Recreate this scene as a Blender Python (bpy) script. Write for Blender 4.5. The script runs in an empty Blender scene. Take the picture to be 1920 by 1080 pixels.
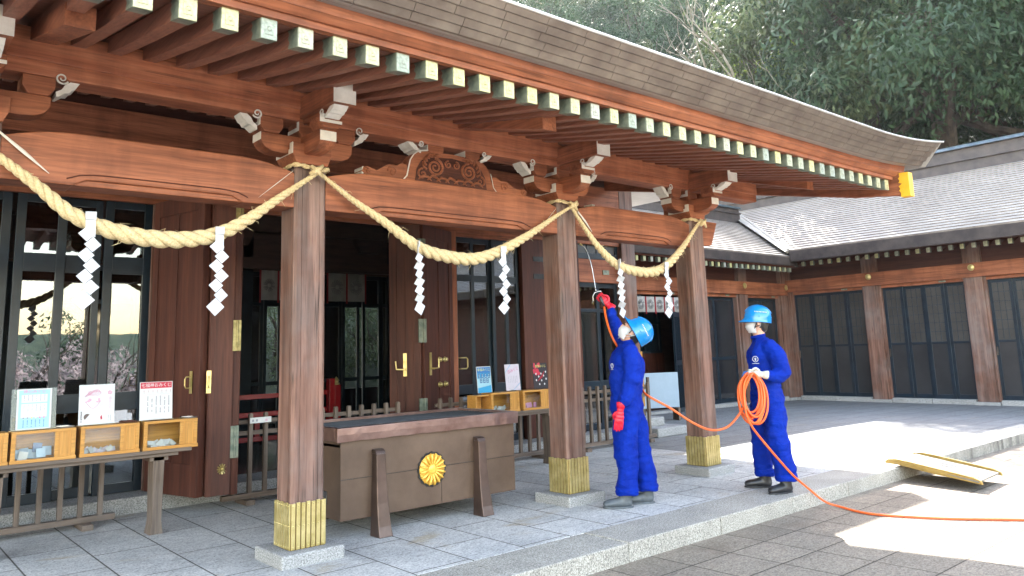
import bpy, math, random
from mathutils import Vector, Matrix, noise
R=math.radians; PI=math.pi
C=bpy.context.scene.collection
random.seed(7)
# ------------------------------------------------------------------ camera
SUN=Vector((.93,0.95,1.0)).normalized()
cd=bpy.data.cameras.new('camera'); cam=bpy.data.objects.new('camera',cd); C.objects.link(cam)
cd.sensor_width=36; cd.lens=36*1449.12/1920; cd.shift_y=-(540-421.44)/1920; cd.clip_start=0.05; cd.clip_end=3000
def cam_matrix(yaw,pitch,roll):
    cy,sy,cp,sp,cr,sr=math.cos(yaw),math.sin(yaw),math.cos(pitch),math.sin(pitch),math.cos(roll),math.sin(roll)
    f=Vector((cy*cp,sy*cp,sp)); r=Vector((sy,-cy,0)); u=r.cross(f)
    return Matrix(((r*cr+u*sr),(u*cr-r*sr),-f)).transposed()
cam.matrix_world=Matrix.Translation((-2.354,-5.0981,1.4135)) @ cam_matrix(R(49.313),R(9.227),R(-1.849)).to_4x4()
bpy.context.scene.camera=cam
# ------------------------------------------------------------------ sky, sun, exposure
W=bpy.data.worlds.new('World'); bpy.context.scene.world=W; W.use_nodes=True
wn=W.node_tree.nodes; wl=W.node_tree.links
sky=wn.new('ShaderNodeTexSky'); sky.sky_type='NISHITA'; sky.sun_disc=False
el=math.asin(SUN.z); az=math.atan2(SUN.x,SUN.y)
sky.sun_elevation=el; sky.sun_rotation=az; sky.air_density=1.3; sky.dust_density=1.0; sky.ozone_density=1.0
wn['Background'].inputs[1].default_value=0.15
tint=wn.new('ShaderNodeMix'); tint.data_type='RGBA'; tint.blend_type='MULTIPLY'; tint.inputs[0].default_value=1; tint.inputs[7].default_value=(1.0,.815,.69,1)
wl.new(sky.outputs[0],tint.inputs[6]); wl.new(tint.outputs[2],wn['Background'].inputs[0])
sl=bpy.data.lights.new('sun','SUN'); sl.energy=2.0; sl.angle=R(0.5); sl.color=(1,0.95,0.87)
so=bpy.data.objects.new('sun',sl); C.objects.link(so); so.rotation_euler=SUN.to_track_quat('Z','Y').to_euler()
vs=bpy.context.scene.view_settings; vs.view_transform='Standard'; vs.look='None'; vs.exposure=3.85; vs.gamma=1
bpy.context.scene.cycles.max_bounces=8; bpy.context.scene.cycles.diffuse_bounces=5
bpy.context.scene.cycles.caustics_reflective=False; bpy.context.scene.cycles.caustics_refractive=False
# ------------------------------------------------------------------ helpers
class MB:
    def __init__(s): s.v=[]; s.f=[]; s.T=None
    def add(s,vs,fs):
        n=len(s.v)
        s.v+= [tuple(s.T@Vector(p)) for p in vs] if s.T else [tuple(p) for p in vs]
        s.f+=[tuple(i+n for i in f) for f in fs]; return s
    def box(s,x0,x1,y0,y1,z0,z1,M=None):
        vs=[(x,y,z) for x in(x0,x1) for y in(y0,y1) for z in(z0,z1)]
        if M: vs=[tuple(M@Vector(p)) for p in vs]
        return s.add(vs,[(0,1,3,2),(4,6,7,5),(0,4,5,1),(2,3,7,6),(0,2,6,4),(1,5,7,3)])
    def obox(s,c,h,a=0,ax='Z',M=None):
        m=Matrix.Translation(c)@(M if M else Matrix.Rotation(a,4,ax)); return s.box(-h[0],h[0],-h[1],h[1],-h[2],h[2],m)
    def prism(s,poly,ax,a0,a1):
        def P(p,t): return {'x':(t,p[0],p[1]),'y':(p[0],t,p[1]),'z':(p[0],p[1],t)}[ax]
        n=len(poly); vs=[P(p,a0) for p in poly]+[P(p,a1) for p in poly]
        fs=[tuple(range(n))[::-1],tuple(range(n,2*n))]+[(i,(i+1)%n,n+(i+1)%n,n+i) for i in range(n)]
        return s.add(vs,fs)
    def tube(s,pts,r,n=8,cap=True,ell=None):
        pts=[Vector(p) for p in pts]; m=len(pts); rr=r if isinstance(r,(list,tuple)) else [r]*m
        vs=[];fs=[]; up=None
        for i,p in enumerate(pts):
            t=(pts[min(i+1,m-1)]-pts[max(i-1,0)]).normalized()
            if up is None: up=Vector((0,0,1)) if abs(t.z)<.9 else Vector((0,1,0))
            a=t.cross(up).normalized(); b=a.cross(t).normalized(); up=b
            for k in range(n):
                q=2*PI*k/n; e=rr[i]; ra,rb=(e if isinstance(e,(tuple,list)) else (e,e))
                vs.append(p+a*math.cos(q)*ra+b*math.sin(q)*rb)
        for i in range(m-1):
            for k in range(n): fs.append((i*n+k,i*n+(k+1)%n,(i+1)*n+(k+1)%n,(i+1)*n+k))
        if cap: fs.append(tuple(range(n))[::-1]); fs.append(tuple((m-1)*n+k for k in range(n)))
        return s.add(vs,fs)
    def cyl(s,a,b,r,n=12): return s.tube([a,b],r,n)
    def ell(s,c,r,M=None,nu=16,nv=10):
        vs=[];fs=[]; M=M or Matrix.Identity(4); c=Vector(c)
        for j in range(1,nv):
            for i in range(nu):
                t=PI*j/nv;p=2*PI*i/nu
                vs.append(c+(M@Vector((r[0]*math.sin(t)*math.cos(p),r[1]*math.sin(t)*math.sin(p),r[2]*math.cos(t)))))
        vs+= [c+(M@Vector((0,0,r[2]))),c+(M@Vector((0,0,-r[2])))]; a=len(vs)-2;b=a+1
        for j in range(nv-2):
            for i in range(nu): fs.append((j*nu+i,(j+1)*nu+i,(j+1)*nu+(i+1)%nu,j*nu+(i+1)%nu))
        for i in range(nu): fs.append((a,i,(i+1)%nu)); fs.append((b,(nv-2)*nu+(i+1)%nu,(nv-2)*nu+i))
        return s.add(vs,fs)
    def lathe(s,prof,c,ax='Z',n=16):
        vs=[];fs=[];m=len(prof)
        for (r,h) in prof:
            for i in range(n):
                q=2*PI*i/n; x,y=r*math.cos(q),r*math.sin(q)
                p={'Z':(x,y,h),'Y':(x,h,y),'X':(h,x,y)}[ax]; vs.append((c[0]+p[0],c[1]+p[1],c[2]+p[2]))
        for j in range(m-1):
            for i in range(n): fs.append((j*n+i,j*n+(i+1)%n,(j+1)*n+(i+1)%n,(j+1)*n+i))
        fs.append(tuple(range(n))); fs.append(tuple((m-1)*n+i for i in range(n)))
        return s.add(vs,fs)
def build(name,mb,m,parent=None,smooth=False,bevel=0,label=None,loc=None,auto=None):
    me=bpy.data.meshes.new(name); me.from_pydata(mb.v,[],mb.f)
    import bmesh
    bm=bmesh.new(); bm.from_mesh(me); bmesh.ops.recalc_face_normals(bm,faces=bm.faces); bm.to_mesh(me); bm.free()
    if smooth:
        for p in me.polygons: p.use_smooth=True
    ms=m if isinstance(m,(list,tuple)) else [m]
    for x in ms: me.materials.append(x)
    o=bpy.data.objects.new(name,me); C.objects.link(o)
    if loc: o.location=loc
    if parent: o.parent=parent
    if bevel:
        b=o.modifiers.new('bevel','BEVEL'); b.width=bevel; b.segments=2; b.limit_method='ANGLE'; b.angle_limit=R(40)
    if label: o['label']=label
    return o
def tag(o,label,cat,group=None,kind=None):
    o['label']=label; o['category']=cat
    if group: o['group']=group
    if kind: o['kind']=kind
    return o
def struct(o): o['kind']='structure'; return o
def empty(name,label,cat,loc=(0,0,0),rz=0,group=None):
    o=bpy.data.objects.new(name,None); C.objects.link(o); o.location=loc; o.rotation_euler=(0,0,rz); o.empty_display_size=.1
    return tag(o,label,cat,group)
def kids(o): return [c for c in bpy.data.objects if c.parent==o]
def copy_tree(o,parent=None,loc=None,label=None):
    c=o.copy(); C.objects.link(c)
    if parent: c.parent=parent
    if loc is not None: c.location=loc
    if label: c['label']=label
    for ch in kids(o): copy_tree(ch,c)
    return c
# ------------------------------------------------------------------ materials
def base(name,rough=.6,metal=0,spec=None):
    m=bpy.data.materials.new(name); m.use_nodes=True; b=m.node_tree.nodes['Principled BSDF']
    b.inputs['Roughness'].default_value=rough; b.inputs['Metallic'].default_value=metal
    if spec is not None: b.inputs['Specular IOR Level'].default_value=spec
    return m,m.node_tree.nodes,m.node_tree.links,b
def N(n,t,**k):
    x=n.new('ShaderNode'+t)
    for a,v in k.items(): setattr(x,a,v)
    return x
def ramp(n,stops):
    r=n.new('ShaderNodeValToRGB'); e=r.color_ramp.elements
    while len(e)<len(stops): e.new(.5)
    for x,(p,c) in zip(e,stops): x.position=p; x.color=(*c,1) if len(c)==3 else c
    return r
def mixc(n,l,f,a,b,mode='MIX'):
    x=n.new('ShaderNodeMix'); x.data_type='RGBA'; x.blend_type=mode
    for s,v in ((0,f),(6,a),(7,b)):
        if isinstance(v,(int,float)): x.inputs[s].default_value=v
        elif isinstance(v,tuple): x.inputs[s].default_value=(*v,1)
        else: l.new(v,x.inputs[s])
    return x.outputs[2]
def coords(n,l,scale,kind='Object',rot=(0,0,0)):
    t=n.new('ShaderNodeTexCoord'); mp=n.new('ShaderNodeMapping'); mp.inputs['Scale'].default_value=scale; mp.inputs['Rotation'].default_value=rot
    l.new(t.outputs[kind],mp.inputs[0]); return mp.outputs[0]
def noi(n,l,vec,sc,det=4,rough=.6,dist=0):
    x=n.new('ShaderNodeTexNoise'); x.inputs['Scale'].default_value=sc; x.inputs['Detail'].default_value=det; x.inputs['Roughness'].default_value=rough; x.inputs['Distortion'].default_value=dist
    l.new(vec,x.inputs['Vector']); return x.outputs['Fac']
def bump(n,l,b,h,st,dist=.01):
    x=n.new('ShaderNodeBump'); x.inputs['Strength'].default_value=st; x.inputs['Distance'].default_value=dist
    l.new(h,x.inputs['Height']); l.new(x.outputs[0],b.inputs['Normal']); return x
def mk(name,c1,c2,sc=8,rough=.6,metal=0,bs=.2,spec=None,fine=60,stretch=(1,1,1),det=4):
    m,n,l,b=base(name,rough,metal,spec); v=coords(n,l,stretch)
    f=noi(n,l,v,sc,det); r=ramp(n,[(.35,c1),(.65,c2)]); l.new(f,r.inputs[0]); l.new(r.outputs[0],b.inputs['Base Color'])
    if bs: bump(n,l,b,noi(n,l,v,fine,3),bs,.004)
    return m
def wood(name,axis,dark,light,grey=0,rough=.55,bs=.25,contrast=1,spec=.3,crack=0):
    m,n,l,b=base(name,rough,0,spec); s=[9,9,9]; s['xyz'.index(axis)]=.45
    v=coords(n,l,tuple(s)); vb=coords(n,l,(1,1,1))
    oi=n.new('ShaderNodeObjectInfo'); ad=n.new('ShaderNodeVectorMath'); ad.operation='ADD'
    cb=n.new('ShaderNodeCombineXYZ'); ml=n.new('ShaderNodeMath'); ml.operation='MULTIPLY'; ml.inputs[1].default_value=37
    l.new(oi.outputs['Random'],ml.inputs[0]); [l.new(ml.outputs[0],cb.inputs[i]) for i in range(3)]
    l.new(v,ad.inputs[0]); l.new(cb.outputs[0],ad.inputs[1]); v=ad.outputs[0]
    f=noi(n,l,v,1.6,8,.62,.6); lo=.5-.18/contrast; hi=.5+.18/contrast
    r=ramp(n,[(lo,dark),(.5,tuple((a+c)/2 for a,c in zip(dark,light))),(hi,light)]); l.new(f,r.inputs[0]); col=r.outputs[0]
    f2=noi(n,l,v,9,3,.5); r2=ramp(n,[(.3,(.72,.72,.72)),(.6,(1,1,1))]); l.new(f2,r2.inputs[0]); col=mixc(n,l,1.0,col,r2.outputs[0],'MULTIPLY')
    if grey:
        g=noi(n,l,vb,1.3,4); rg=ramp(n,[(.42,(0,0,0)),(.7,(grey,grey,grey))]); l.new(g,rg.inputs[0])
        lum=sum(light)/3; col=mixc(n,l,rg.outputs[0],col,(lum*1.25,lum*1.12,lum*1.05))
    if crack:
        s2=[26,26,26]; s2['xyz'.index(axis)]=.30; vc=coords(n,l,tuple(s2)); ad2=n.new('ShaderNodeVectorMath'); ad2.operation='ADD'; l.new(vc,ad2.inputs[0]); l.new(cb.outputs[0],ad2.inputs[1])
        fc=noi(n,l,ad2.outputs[0],.75,2,.4,.3); rc=ramp(n,[(.485,(1,1,1)),(.497,(crack,)*3),(.503,(crack,)*3),(.515,(1,1,1))]); l.new(fc,rc.inputs[0])
        gm=noi(n,l,vb,1.9,2); rm=ramp(n,[(.48,(0,0,0)),(.56,(1,1,1))]); l.new(gm,rm.inputs[0]); col=mixc(n,l,rm.outputs[0],col,mixc(n,l,1.0,col,rc.outputs[0],'MULTIPLY'))
        st=noi(n,l,coords(n,l,(3.5,3.5,.9)),1.0,5,.6); rs=ramp(n,[(.38,(.72,.70,.70)),(.55,(1,1,1))]); l.new(st,rs.inputs[0]); col=mixc(n,l,1.0,col,rs.outputs[0],'MULTIPLY')
    l.new(col,b.inputs['Base Color']); bump(n,l,b,f2,bs,.004)
    return m
RED_D=(.20,.062,.028); RED_L=(.40,.142,.068)
M={}
for a in 'xyz':
    M['beam_'+a]=wood('beam_wood_'+a,a,RED_D,RED_L,crack=.55)
    M['pillar_'+a]=wood('pillar_wood_'+a,a,(.115,.052,.034),(.26,.138,.10),grey=.6,contrast=1.3,crack=.35)
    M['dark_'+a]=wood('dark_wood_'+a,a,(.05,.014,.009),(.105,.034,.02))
    M['old_'+a]=wood('weathered_wood_'+a,a,(.08,.055,.04),(.20,.15,.115),grey=.3)
    M['honey_'+a]=wood('honey_wood_'+a,a,(.46,.21,.045),(.60,.31,.08),rough=.35,bs=.08,contrast=.7)
for a in 'xyz': M['rafter_'+a]=wood('rafter_wood_'+a,a,(.18,.064,.036),(.31,.125,.074))
M['white']=mk('white_paint',(.58,.55,.49),(.70,.67,.61),12,.6)
M['black']=mk('black_frame_lacquer',(.006,.013,.021),(.011,.022,.034),6,.32,bs=.05,spec=.4)
M['copper']=mk('verdigris_copper',(.10,.13,.10),(.22,.24,.18),14,.5,.25,.3,fine=30)
M['capface']=mk('pale_brass_cap',(.40,.39,.28),(.56,.52,.30),9,.4,.3,.2,fine=40)
def capmat():
    m,n,l,b=base('pale_brass_cap_face',.42,.3); oi=n.new('ShaderNodeObjectInfo'); r=ramp(n,[(.1,(.30,.33,.27)),(.45,(.45,.43,.26)),(.75,(.50,.46,.22)),(1,(.36,.36,.33))]); l.new(oi.outputs['Random'],r.inputs[0])
    v=coords(n,l,(1,1,1)); f=noi(n,l,v,34,4); r2=ramp(n,[(.35,(.62,.64,.62)),(.6,(1.05,1.05,1.05))]); l.new(f,r2.inputs[0]); l.new(mixc(n,l,1.0,r.outputs[0],r2.outputs[0],'MULTIPLY'),b.inputs['Base Color']); bump(n,l,b,noi(n,l,v,60,3),.3,.004); return m
M['capface']=capmat()
M['brass']=mk('brass',(.44,.34,.12),(.66,.54,.25),10,.3,.6,.08,fine=30)
M['gold']=mk('gold_leaf',(.72,.40,.05),(.85,.52,.10),20,.35,.25,.15,fine=60)
M['yellow']=mk('yellow_gold_plate',(.80,.42,.02),(.88,.50,.04),8,.4,.2,.05)
M['brown']=mk('brown_painted_metal',(.078,.047,.030),(.122,.078,.052),3,.42,.2,.15,fine=5,det=6)
M['rim']=mk('reddish_copper_sheet',(.15,.085,.07),(.27,.175,.15),4,.3,.6,.5,fine=6,det=6)
M['iron']=mk('dark_iron',(.02,.02,.02),(.04,.04,.04),10,.4,.6,.1)
M['steel']=mk('bright_steel',(.30,.30,.30),(.42,.42,.41),10,.25,1,.05)
def granite(name,c1,c2,stain=.5,sc=1,sp=.45):
    m,n,l,b=base(name,.75,0,.3); v=coords(n,l,(1,1,1))
    f=noi(n,l,v,95*sc,3,.8); r=ramp(n,[(.36,tuple(c*sp for c in c1)),(.47,c1),(.60,c2)]); l.new(f,r.inputs[0]); col=r.outputs[0]
    g=noi(n,l,v,1.7,6,.6,.4); rg=ramp(n,[(.35,(1-stain*.35,)*3),(.6,(1,1,1))]); l.new(g,rg.inputs[0]); col=mixc(n,l,1.0,col,rg.outputs[0],'MULTIPLY')
    l.new(col,b.inputs['Base Color']); bump(n,l,b,f,.25,.003); return m
M['granite']=granite('granite_block',(.28,.275,.265),(.44,.435,.42))
def paving(name,c1,c2,tw,th,off,rot,shift,mortar=(.10,.095,.085),stain=.5,warm=(.42,.33,.20),warmamt=.6,msz=.0065,vary=.12):
    m,n,l,b=base(name,.78,0,.3); v=coords(n,l,(1,1,1))
    mp=n.new('ShaderNodeMapping'); mp.inputs['Location'].default_value=(*shift,0); mp.inputs['Rotation'].default_value=(0,0,rot)
    l.new(v,mp.inputs[0])
    br=n.new('ShaderNodeTexBrick'); br.offset=off; br.offset_frequency=2; br.squash=1
    for k,x in (('Scale',1),('Mortar Size',msz),('Mortar Smooth',.25),('Bias',0),('Brick Width',tw),('Row Height',th)): br.inputs[k].default_value=x
    br.inputs['Color1'].default_value=(1-vary,1-vary,1-vary,1); br.inputs['Color2'].default_value=(1,1,1,1); br.inputs['Mortar'].default_value=(.2,.19,.17,1)
    l.new(mp.outputs[0],br.inputs['Vector'])
    f=noi(n,l,v,70,3,.8); r=ramp(n,[(.34,tuple(c*.5 for c in c1)),(.46,c1),(.62,c2)]); l.new(f,r.inputs[0]); col=r.outputs[0]
    g=noi(n,l,v,.9,7,.65,.8); rg=ramp(n,[(.38,(1-stain*.45,1-stain*.43,1-stain*.4)),(.58,(1,1,1))]); l.new(g,rg.inputs[0]); col=mixc(n,l,1.0,col,rg.outputs[0],'MULTIPLY')
    g2=noi(n,l,coords(n,l,(1.3,2.2,1)),1.15,5,.55,.3); rw=ramp(n,[(.60,(0,0,0)),(.70,(warmamt,)*3)]); l.new(g2,rw.inputs[0]); col=mixc(n,l,rw.outputs[0],col,warm)
    g3=noi(n,l,coords(n,l,(1,2.4,1)),13,6,.75,1.2); r3=ramp(n,[(.34,(.66,.66,.67)),(.5,(.95,.95,.95)),(.64,(1.08,1.08,1.08))]); l.new(g3,r3.inputs[0]); col=mixc(n,l,1.0,col,r3.outputs[0],'MULTIPLY')
    col=mixc(n,l,1.0,col,br.outputs['Color'],'MULTIPLY')
    l.new(col,b.inputs['Base Color'])
    mm=n.new('ShaderNodeMath'); mm.operation='MULTIPLY_ADD'; mm.inputs[1].default_value=-1.5; l.new(br.outputs['Fac'],mm.inputs[0]); l.new(f,mm.inputs[2])
    bump(n,l,b,mm.outputs[0],.35,.004); return m
M['pave_near']=paving('grey_granite_paving',(.54,.52,.485),(.70,.68,.64),.83,.4475,.5,R(90),(.885,0),stain=.55)
M['pave_white']=paving('pale_granite_paving',(.19,.19,.185),(.25,.25,.242),.62,.41,.5,0,(0,.3),stain=.25,warmamt=.15)
M['pave_low']=paving('beige_courtyard_paving',(.265,.215,.158),(.37,.31,.235),.45,.415,0,0,(.11,.385),stain=.45,warm=(.17,.125,.085),warmamt=.45,vary=.22)
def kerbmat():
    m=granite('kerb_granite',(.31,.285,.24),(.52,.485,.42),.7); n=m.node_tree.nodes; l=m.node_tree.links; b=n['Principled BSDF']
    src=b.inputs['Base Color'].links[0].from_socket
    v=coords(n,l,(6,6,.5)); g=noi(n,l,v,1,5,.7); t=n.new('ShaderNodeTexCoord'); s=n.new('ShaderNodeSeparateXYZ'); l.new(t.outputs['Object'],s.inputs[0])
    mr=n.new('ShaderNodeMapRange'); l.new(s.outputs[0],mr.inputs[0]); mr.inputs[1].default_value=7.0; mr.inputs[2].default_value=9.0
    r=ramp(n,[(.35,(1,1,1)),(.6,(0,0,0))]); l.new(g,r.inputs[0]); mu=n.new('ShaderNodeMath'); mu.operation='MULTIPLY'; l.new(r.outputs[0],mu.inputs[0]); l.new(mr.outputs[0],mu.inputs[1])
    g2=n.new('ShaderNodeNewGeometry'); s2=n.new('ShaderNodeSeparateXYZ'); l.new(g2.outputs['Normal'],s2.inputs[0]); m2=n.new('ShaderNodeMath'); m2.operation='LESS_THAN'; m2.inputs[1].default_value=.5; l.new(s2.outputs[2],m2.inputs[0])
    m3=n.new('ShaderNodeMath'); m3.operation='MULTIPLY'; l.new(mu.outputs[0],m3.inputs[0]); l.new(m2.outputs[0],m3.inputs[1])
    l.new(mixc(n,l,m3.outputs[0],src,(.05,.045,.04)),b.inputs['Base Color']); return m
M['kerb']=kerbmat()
# glass: dark reflective pane
def glassmat(name,fac,tint=(.75,.82,.85),ior=1.5):
    m=bpy.data.materials.new(name); m.use_nodes=True; n=m.node_tree.nodes; l=m.node_tree.links; n.remove(n['Principled BSDF'])
    g=N(n,'BsdfGlossy'); g.inputs['Roughness'].default_value=.01; g.inputs['Color'].default_value=(.9,.95,1,1)
    t=N(n,'BsdfTransparent'); t.inputs[0].default_value=(*tint,1)
    fr=N(n,'Fresnel'); fr.inputs[0].default_value=ior; mr=N(n,'Math',operation='ADD'); mr.inputs[1].default_value=fac; l.new(fr.outputs[0],mr.inputs[0])
    x=N(n,'MixShader'); l.new(mr.outputs[0],x.inputs[0]); l.new(t.outputs[0],x.inputs[1]); l.new(g.outputs[0],x.inputs[2])
    v=coords(n,l,(1,1,1)); bp=N(n,'Bump'); bp.inputs['Strength'].default_value=.02; bp.inputs['Distance'].default_value=.01; l.new(noi(n,l,v,3,2),bp.inputs['Height']); l.new(bp.outputs[0],g.inputs['Normal'])
    l.new(x.outputs[0],n['Material Output'].inputs[0]); return m
M['glass']=glassmat('window_glass',.09,(.35,.38,.4))
M['clear']=glassmat('clear_glass',.02,(.96,.98,.97),1.15)
for a in 'x': M['keta_'+a]=wood('bounce_lit_beam_wood_'+a,a,(.27,.080,.036),(.47,.175,.088),crack=.55)  # lighter copy of the beam wood, warm bounce light put into its colour
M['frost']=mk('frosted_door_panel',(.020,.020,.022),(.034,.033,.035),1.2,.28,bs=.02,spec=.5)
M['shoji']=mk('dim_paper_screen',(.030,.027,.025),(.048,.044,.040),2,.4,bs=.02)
M['dimglass']=mk('dark_door_glass',(.010,.012,.016),(.02,.02,.024),1.5,.06,bs=0,spec=.8)
def tiledroof(name,axis):
    m,n,l,b=base(name,.42,.25,.5); v=coords(n,l,(1,1,1))
    if axis=='y':
        mp=n.new('ShaderNodeMapping'); mp.inputs['Rotation'].default_value=(0,0,R(90)); l.new(v,mp.inputs[0]); v2=mp.outputs[0]
    else: v2=v
    br=n.new('ShaderNodeTexBrick'); br.offset=.5
    for k,x in (('Scale',1),('Mortar Size',.004),('Brick Width',.42),('Row Height',.155)): br.inputs[k].default_value=x
    br.inputs['Color1'].default_value=(.34,.32,.29,1); br.inputs['Color2'].default_value=(.38,.355,.32,1); br.inputs['Mortar'].default_value=(.27,.25,.225,1)
    l.new(v2,br.inputs['Vector']); g=noi(n,l,v,.8,5); r=ramp(n,[(.35,(.75,.74,.74)),(.65,(1,1,1))]); l.new(g,r.inputs[0])
    l.new(mixc(n,l,1.0,br.outputs['Color'],r.outputs[0],'MULTIPLY'),b.inputs['Base Color']); return m
M['roof_y']=tiledroof('copper_roof_courses_y','y'); M['roof_x']=tiledroof('copper_roof_courses_x','x')
M['eave']=mk('aged_copper_eave_edge',(.11,.085,.070),(.185,.15,.122),5,.45,.4,.3,fine=20)
M['eavedark']=mk('dark_eave_edge',(.035,.028,.028),(.07,.055,.05),4,.5,.3,.2,fine=20)
M['bluecopper']=mk('blue_grey_ridge_copper',(.055,.075,.085),(.11,.135,.145),4,.4,.5,.1)
M['interior']=mk('dim_interior_board',(.06,.03,.022),(.10,.05,.034),3,.6,stretch=(1,1,6))
M['redlac']=mk('red_lacquer',(.17,.006,.009),(.23,.010,.013),5,.25,bs=.02,spec=.5)
# ================================================================== SETTING
ZL=-.068; YK=-1.272
gm=M['pave_low']
mb=MB(); n=0
mb.box(-60,60,-16,40,ZL-1,ZL)
struct(build('ground',mb,gm))
# platform: near paving, pale paving, each a sheet resting on a bed; kerb stones along the edge
F0=.061
def FZ(x): return F0 if x<9.5 else max(0,F0*(1-(x-9.5)/5))
mb=MB(); mb.box(-16,15.9,YK+.01,12,ZL-.2,-.02); struct(build('platform_bed',mb,M['granite']))
mb=MB(); mb.box(-16,5.94,YK+.448,2.9,F0-.075,F0); struct(build('shrine_paving',mb,M['pave_near']))
mb=MB(); vs=[];fs=[]; xs_=[5.945,9.5,12,14.5,15.9]
for x in xs_: vs+=[(x,YK+.448,FZ(x)),(x,5.9,FZ(x))]
mb.add(vs,[(2*i,2*i+1,2*i+3,2*i+2) for i in range(4)]); struct(build('forecourt_paving',mb,M['pave_white']))
mb=MB(); mb.box(3.0,5.94,2.904,5.9,F0-.05,F0-.002); struct(build('side_paving',mb,M['pave_white']))
mb=MB(); xs=[-15.9]; js=[1.916,3.005,4.081,5.092,5.988]
x=js[0]
ed=[]
while x>-16: ed.append(x); x-=random.uniform(1.04,1.14)
ed=ed[::-1]+js[1:]; x=js[-1]
while x<15.6: x+=random.uniform(1.04,1.14); ed.append(min(x,15.6))
for a,b_ in zip(ed,ed[1:]):
    if b_-a<.05: continue
    dz=random.uniform(-.003,.003); dy=random.uniform(-.004,.004)
    mb.box(a+.003,b_-.003,YK+dy,YK+.443,ZL-.1,FZ((a+b_)/2)+.002+dz)
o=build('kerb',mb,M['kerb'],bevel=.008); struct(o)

# ================================================================== SHRINE HALL
hall=empty('shrine_hall','red brown timber shrine hall with porch pillars, deep eaves and copper clad roof, nearest building','shrine building')
PW=.2415; PXS=[-2.0171,0,2.5964,4.6135]
def grain_pillar():
    mb=MB(); w=PW; c=.018; g=.05
    poly=[(c,0),(w-c,0),(w,c),(w,w-c),(w-c,w),(c,w),(0,w-c),(0,c)]
    # shallow corner grooves as in the photo
    poly=[(c,0),(g,0),(g,.004),(g+.006,.004),(g+.006,0),(w-g-.006,0),(w-g-.006,.004),(w-g,.004),(w-g,0),(w-c,0),(w,c),(w,g),(w-.004,g),(w-.004,g+.006),(w,g+.006),(w,w-g),(w,w-c),(w-c,w),(c,w),(0,w-c),(0,w-g),(0,g+.006),(.004,g+.006),(.004,g),(0,g),(0,c)]
    mb.prism(poly,'z',.146,2.80); return mb
def sleeve():
    mb=MB()
    k=7
    for i in range(k):
        a=-.006+(PW+.012)*i/k; b_=a+(PW+.012)/k
        for (t) in (0,1,2,3):
            h=.445+.005*(i%2)
            def bx(u0,u1,v0,v1):
                if t==0: mb.box(u0,u1,-.012,-.004,.15,h); mb.box(u0,u1,-.0145,-.012,.29,.294)
                if t==1: mb.box(-.012,-.004,u0,u1,.15,h)
                if t==2: mb.box(u0,u1,PW+.004,PW+.012,.15,h)
                if t==3: mb.box(PW+.004,PW+.012,u0,u1,.15,h)
            bx(a+.0045,b_-.0045,0,0)
            m_=(a+b_)/2
            for z in (.165,.30,.43):
                if t==0: mb.ell((m_,-.0125,z),(.0062,.004,.0062),nu=6,nv=4)
                if t==1: mb.ell((-.0125,m_,z),(.004,.0062,.0062),nu=6,nv=4)
    return mb
pm=None
for i,px in enumerate(PXS):
    if pm is None:
        pm=bpy.data.objects.new('porch_pillar',None); C.objects.link(pm); pm.parent=hall; pm.location=(px,0,0)
        build('shaft',grain_pillar(),M['pillar_z'],pm)
        build('brass_sleeve',sleeve(),M['brass'],pm,bevel=.0015); s=MB(); s.box(-.004,PW+.004,-.004,PW+.004,.146,.438); build('sleeve_backing',s,mk('gap_shade_brass',(.12,.075,.02),(.2,.13,.04),12,.5,.5),pm)  # darker backing puts the shade between the slats into the colour
        s=MB(); s.box(-.105,PW+.105,-.105,PW+.105,.02,.146); build('base_stone',s,M['granite'],pm,bevel=.012)
    else: copy_tree(pm,hall,(px,0,0))
# tie (rainbow) beams between pillars
def tie(x0,x1):
    L=x1-x0; top=[];bot=[]
    for i in range(25):
        t=i/24; x=x0+L*t; e=min(t,1-t)*L
        drop=.07*max(0,1-e/.42)**2.0
        top.append((x,2.79-drop))
    for i in range(25):
        t=i/24; x=x0+L*t; e=min(t,1-t)*L
        k=0 if e<.38 else min(1,(e-.38)/.08)
        k=k*k*(3-2*k)
        bot.append((x,2.468+.042*k))
    mb=MB(); mb.prism(bot+top[::-1],'y',.012,.225)
    # recessed soffit strip
    mb.box(x0+.36,x1-.36,.03,.21,2.472,2.512)
    # incised line on the face
    return mb
def tie_line(x0,x1):
    mb=MB(); L=x1-x0; pts=[]
    for t in range(17):
        u=t/16; x=x0+.34+(L-.68)*u; e=min(u,1-u)*(L-.68)
        pts.append((x,.0105,2.535+.04*(1-math.exp(-e/.06)) if e<.3 else 2.575-.0*(e)))
    mb.tube([(p[0],p[1],p[2]-.03) for p in pts],.0045,5); return mb
for a,b_ in ((PXS[0]+PW,PXS[1]),(PXS[1]+PW,PXS[2]),(PXS[2]+PW,PXS[3])):
    t=build('tie_beam',tie(a,b_),M['beam_x'],hall,bevel=.008)
    build('carved_line',tie_line(a,b_),M['dark_x'],t)
for sx in (1,-1):
    x=PXS[3]+PW if sx>0 else PXS[0]
    mb=MB(); mb.prism([(x,2.5),(x+sx*.2,2.52),(x+sx*.33,2.79),(x,2.79)],'y',.045,.2); build('beam_end',mb,M['beam_x'],hall,bevel=.006)
# keta (long eave purlin)
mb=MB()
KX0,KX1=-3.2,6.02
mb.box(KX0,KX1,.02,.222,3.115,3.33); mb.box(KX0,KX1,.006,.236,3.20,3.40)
build('eave_purlin',mb,M['keta_x'],hall,bevel=.008)
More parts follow.
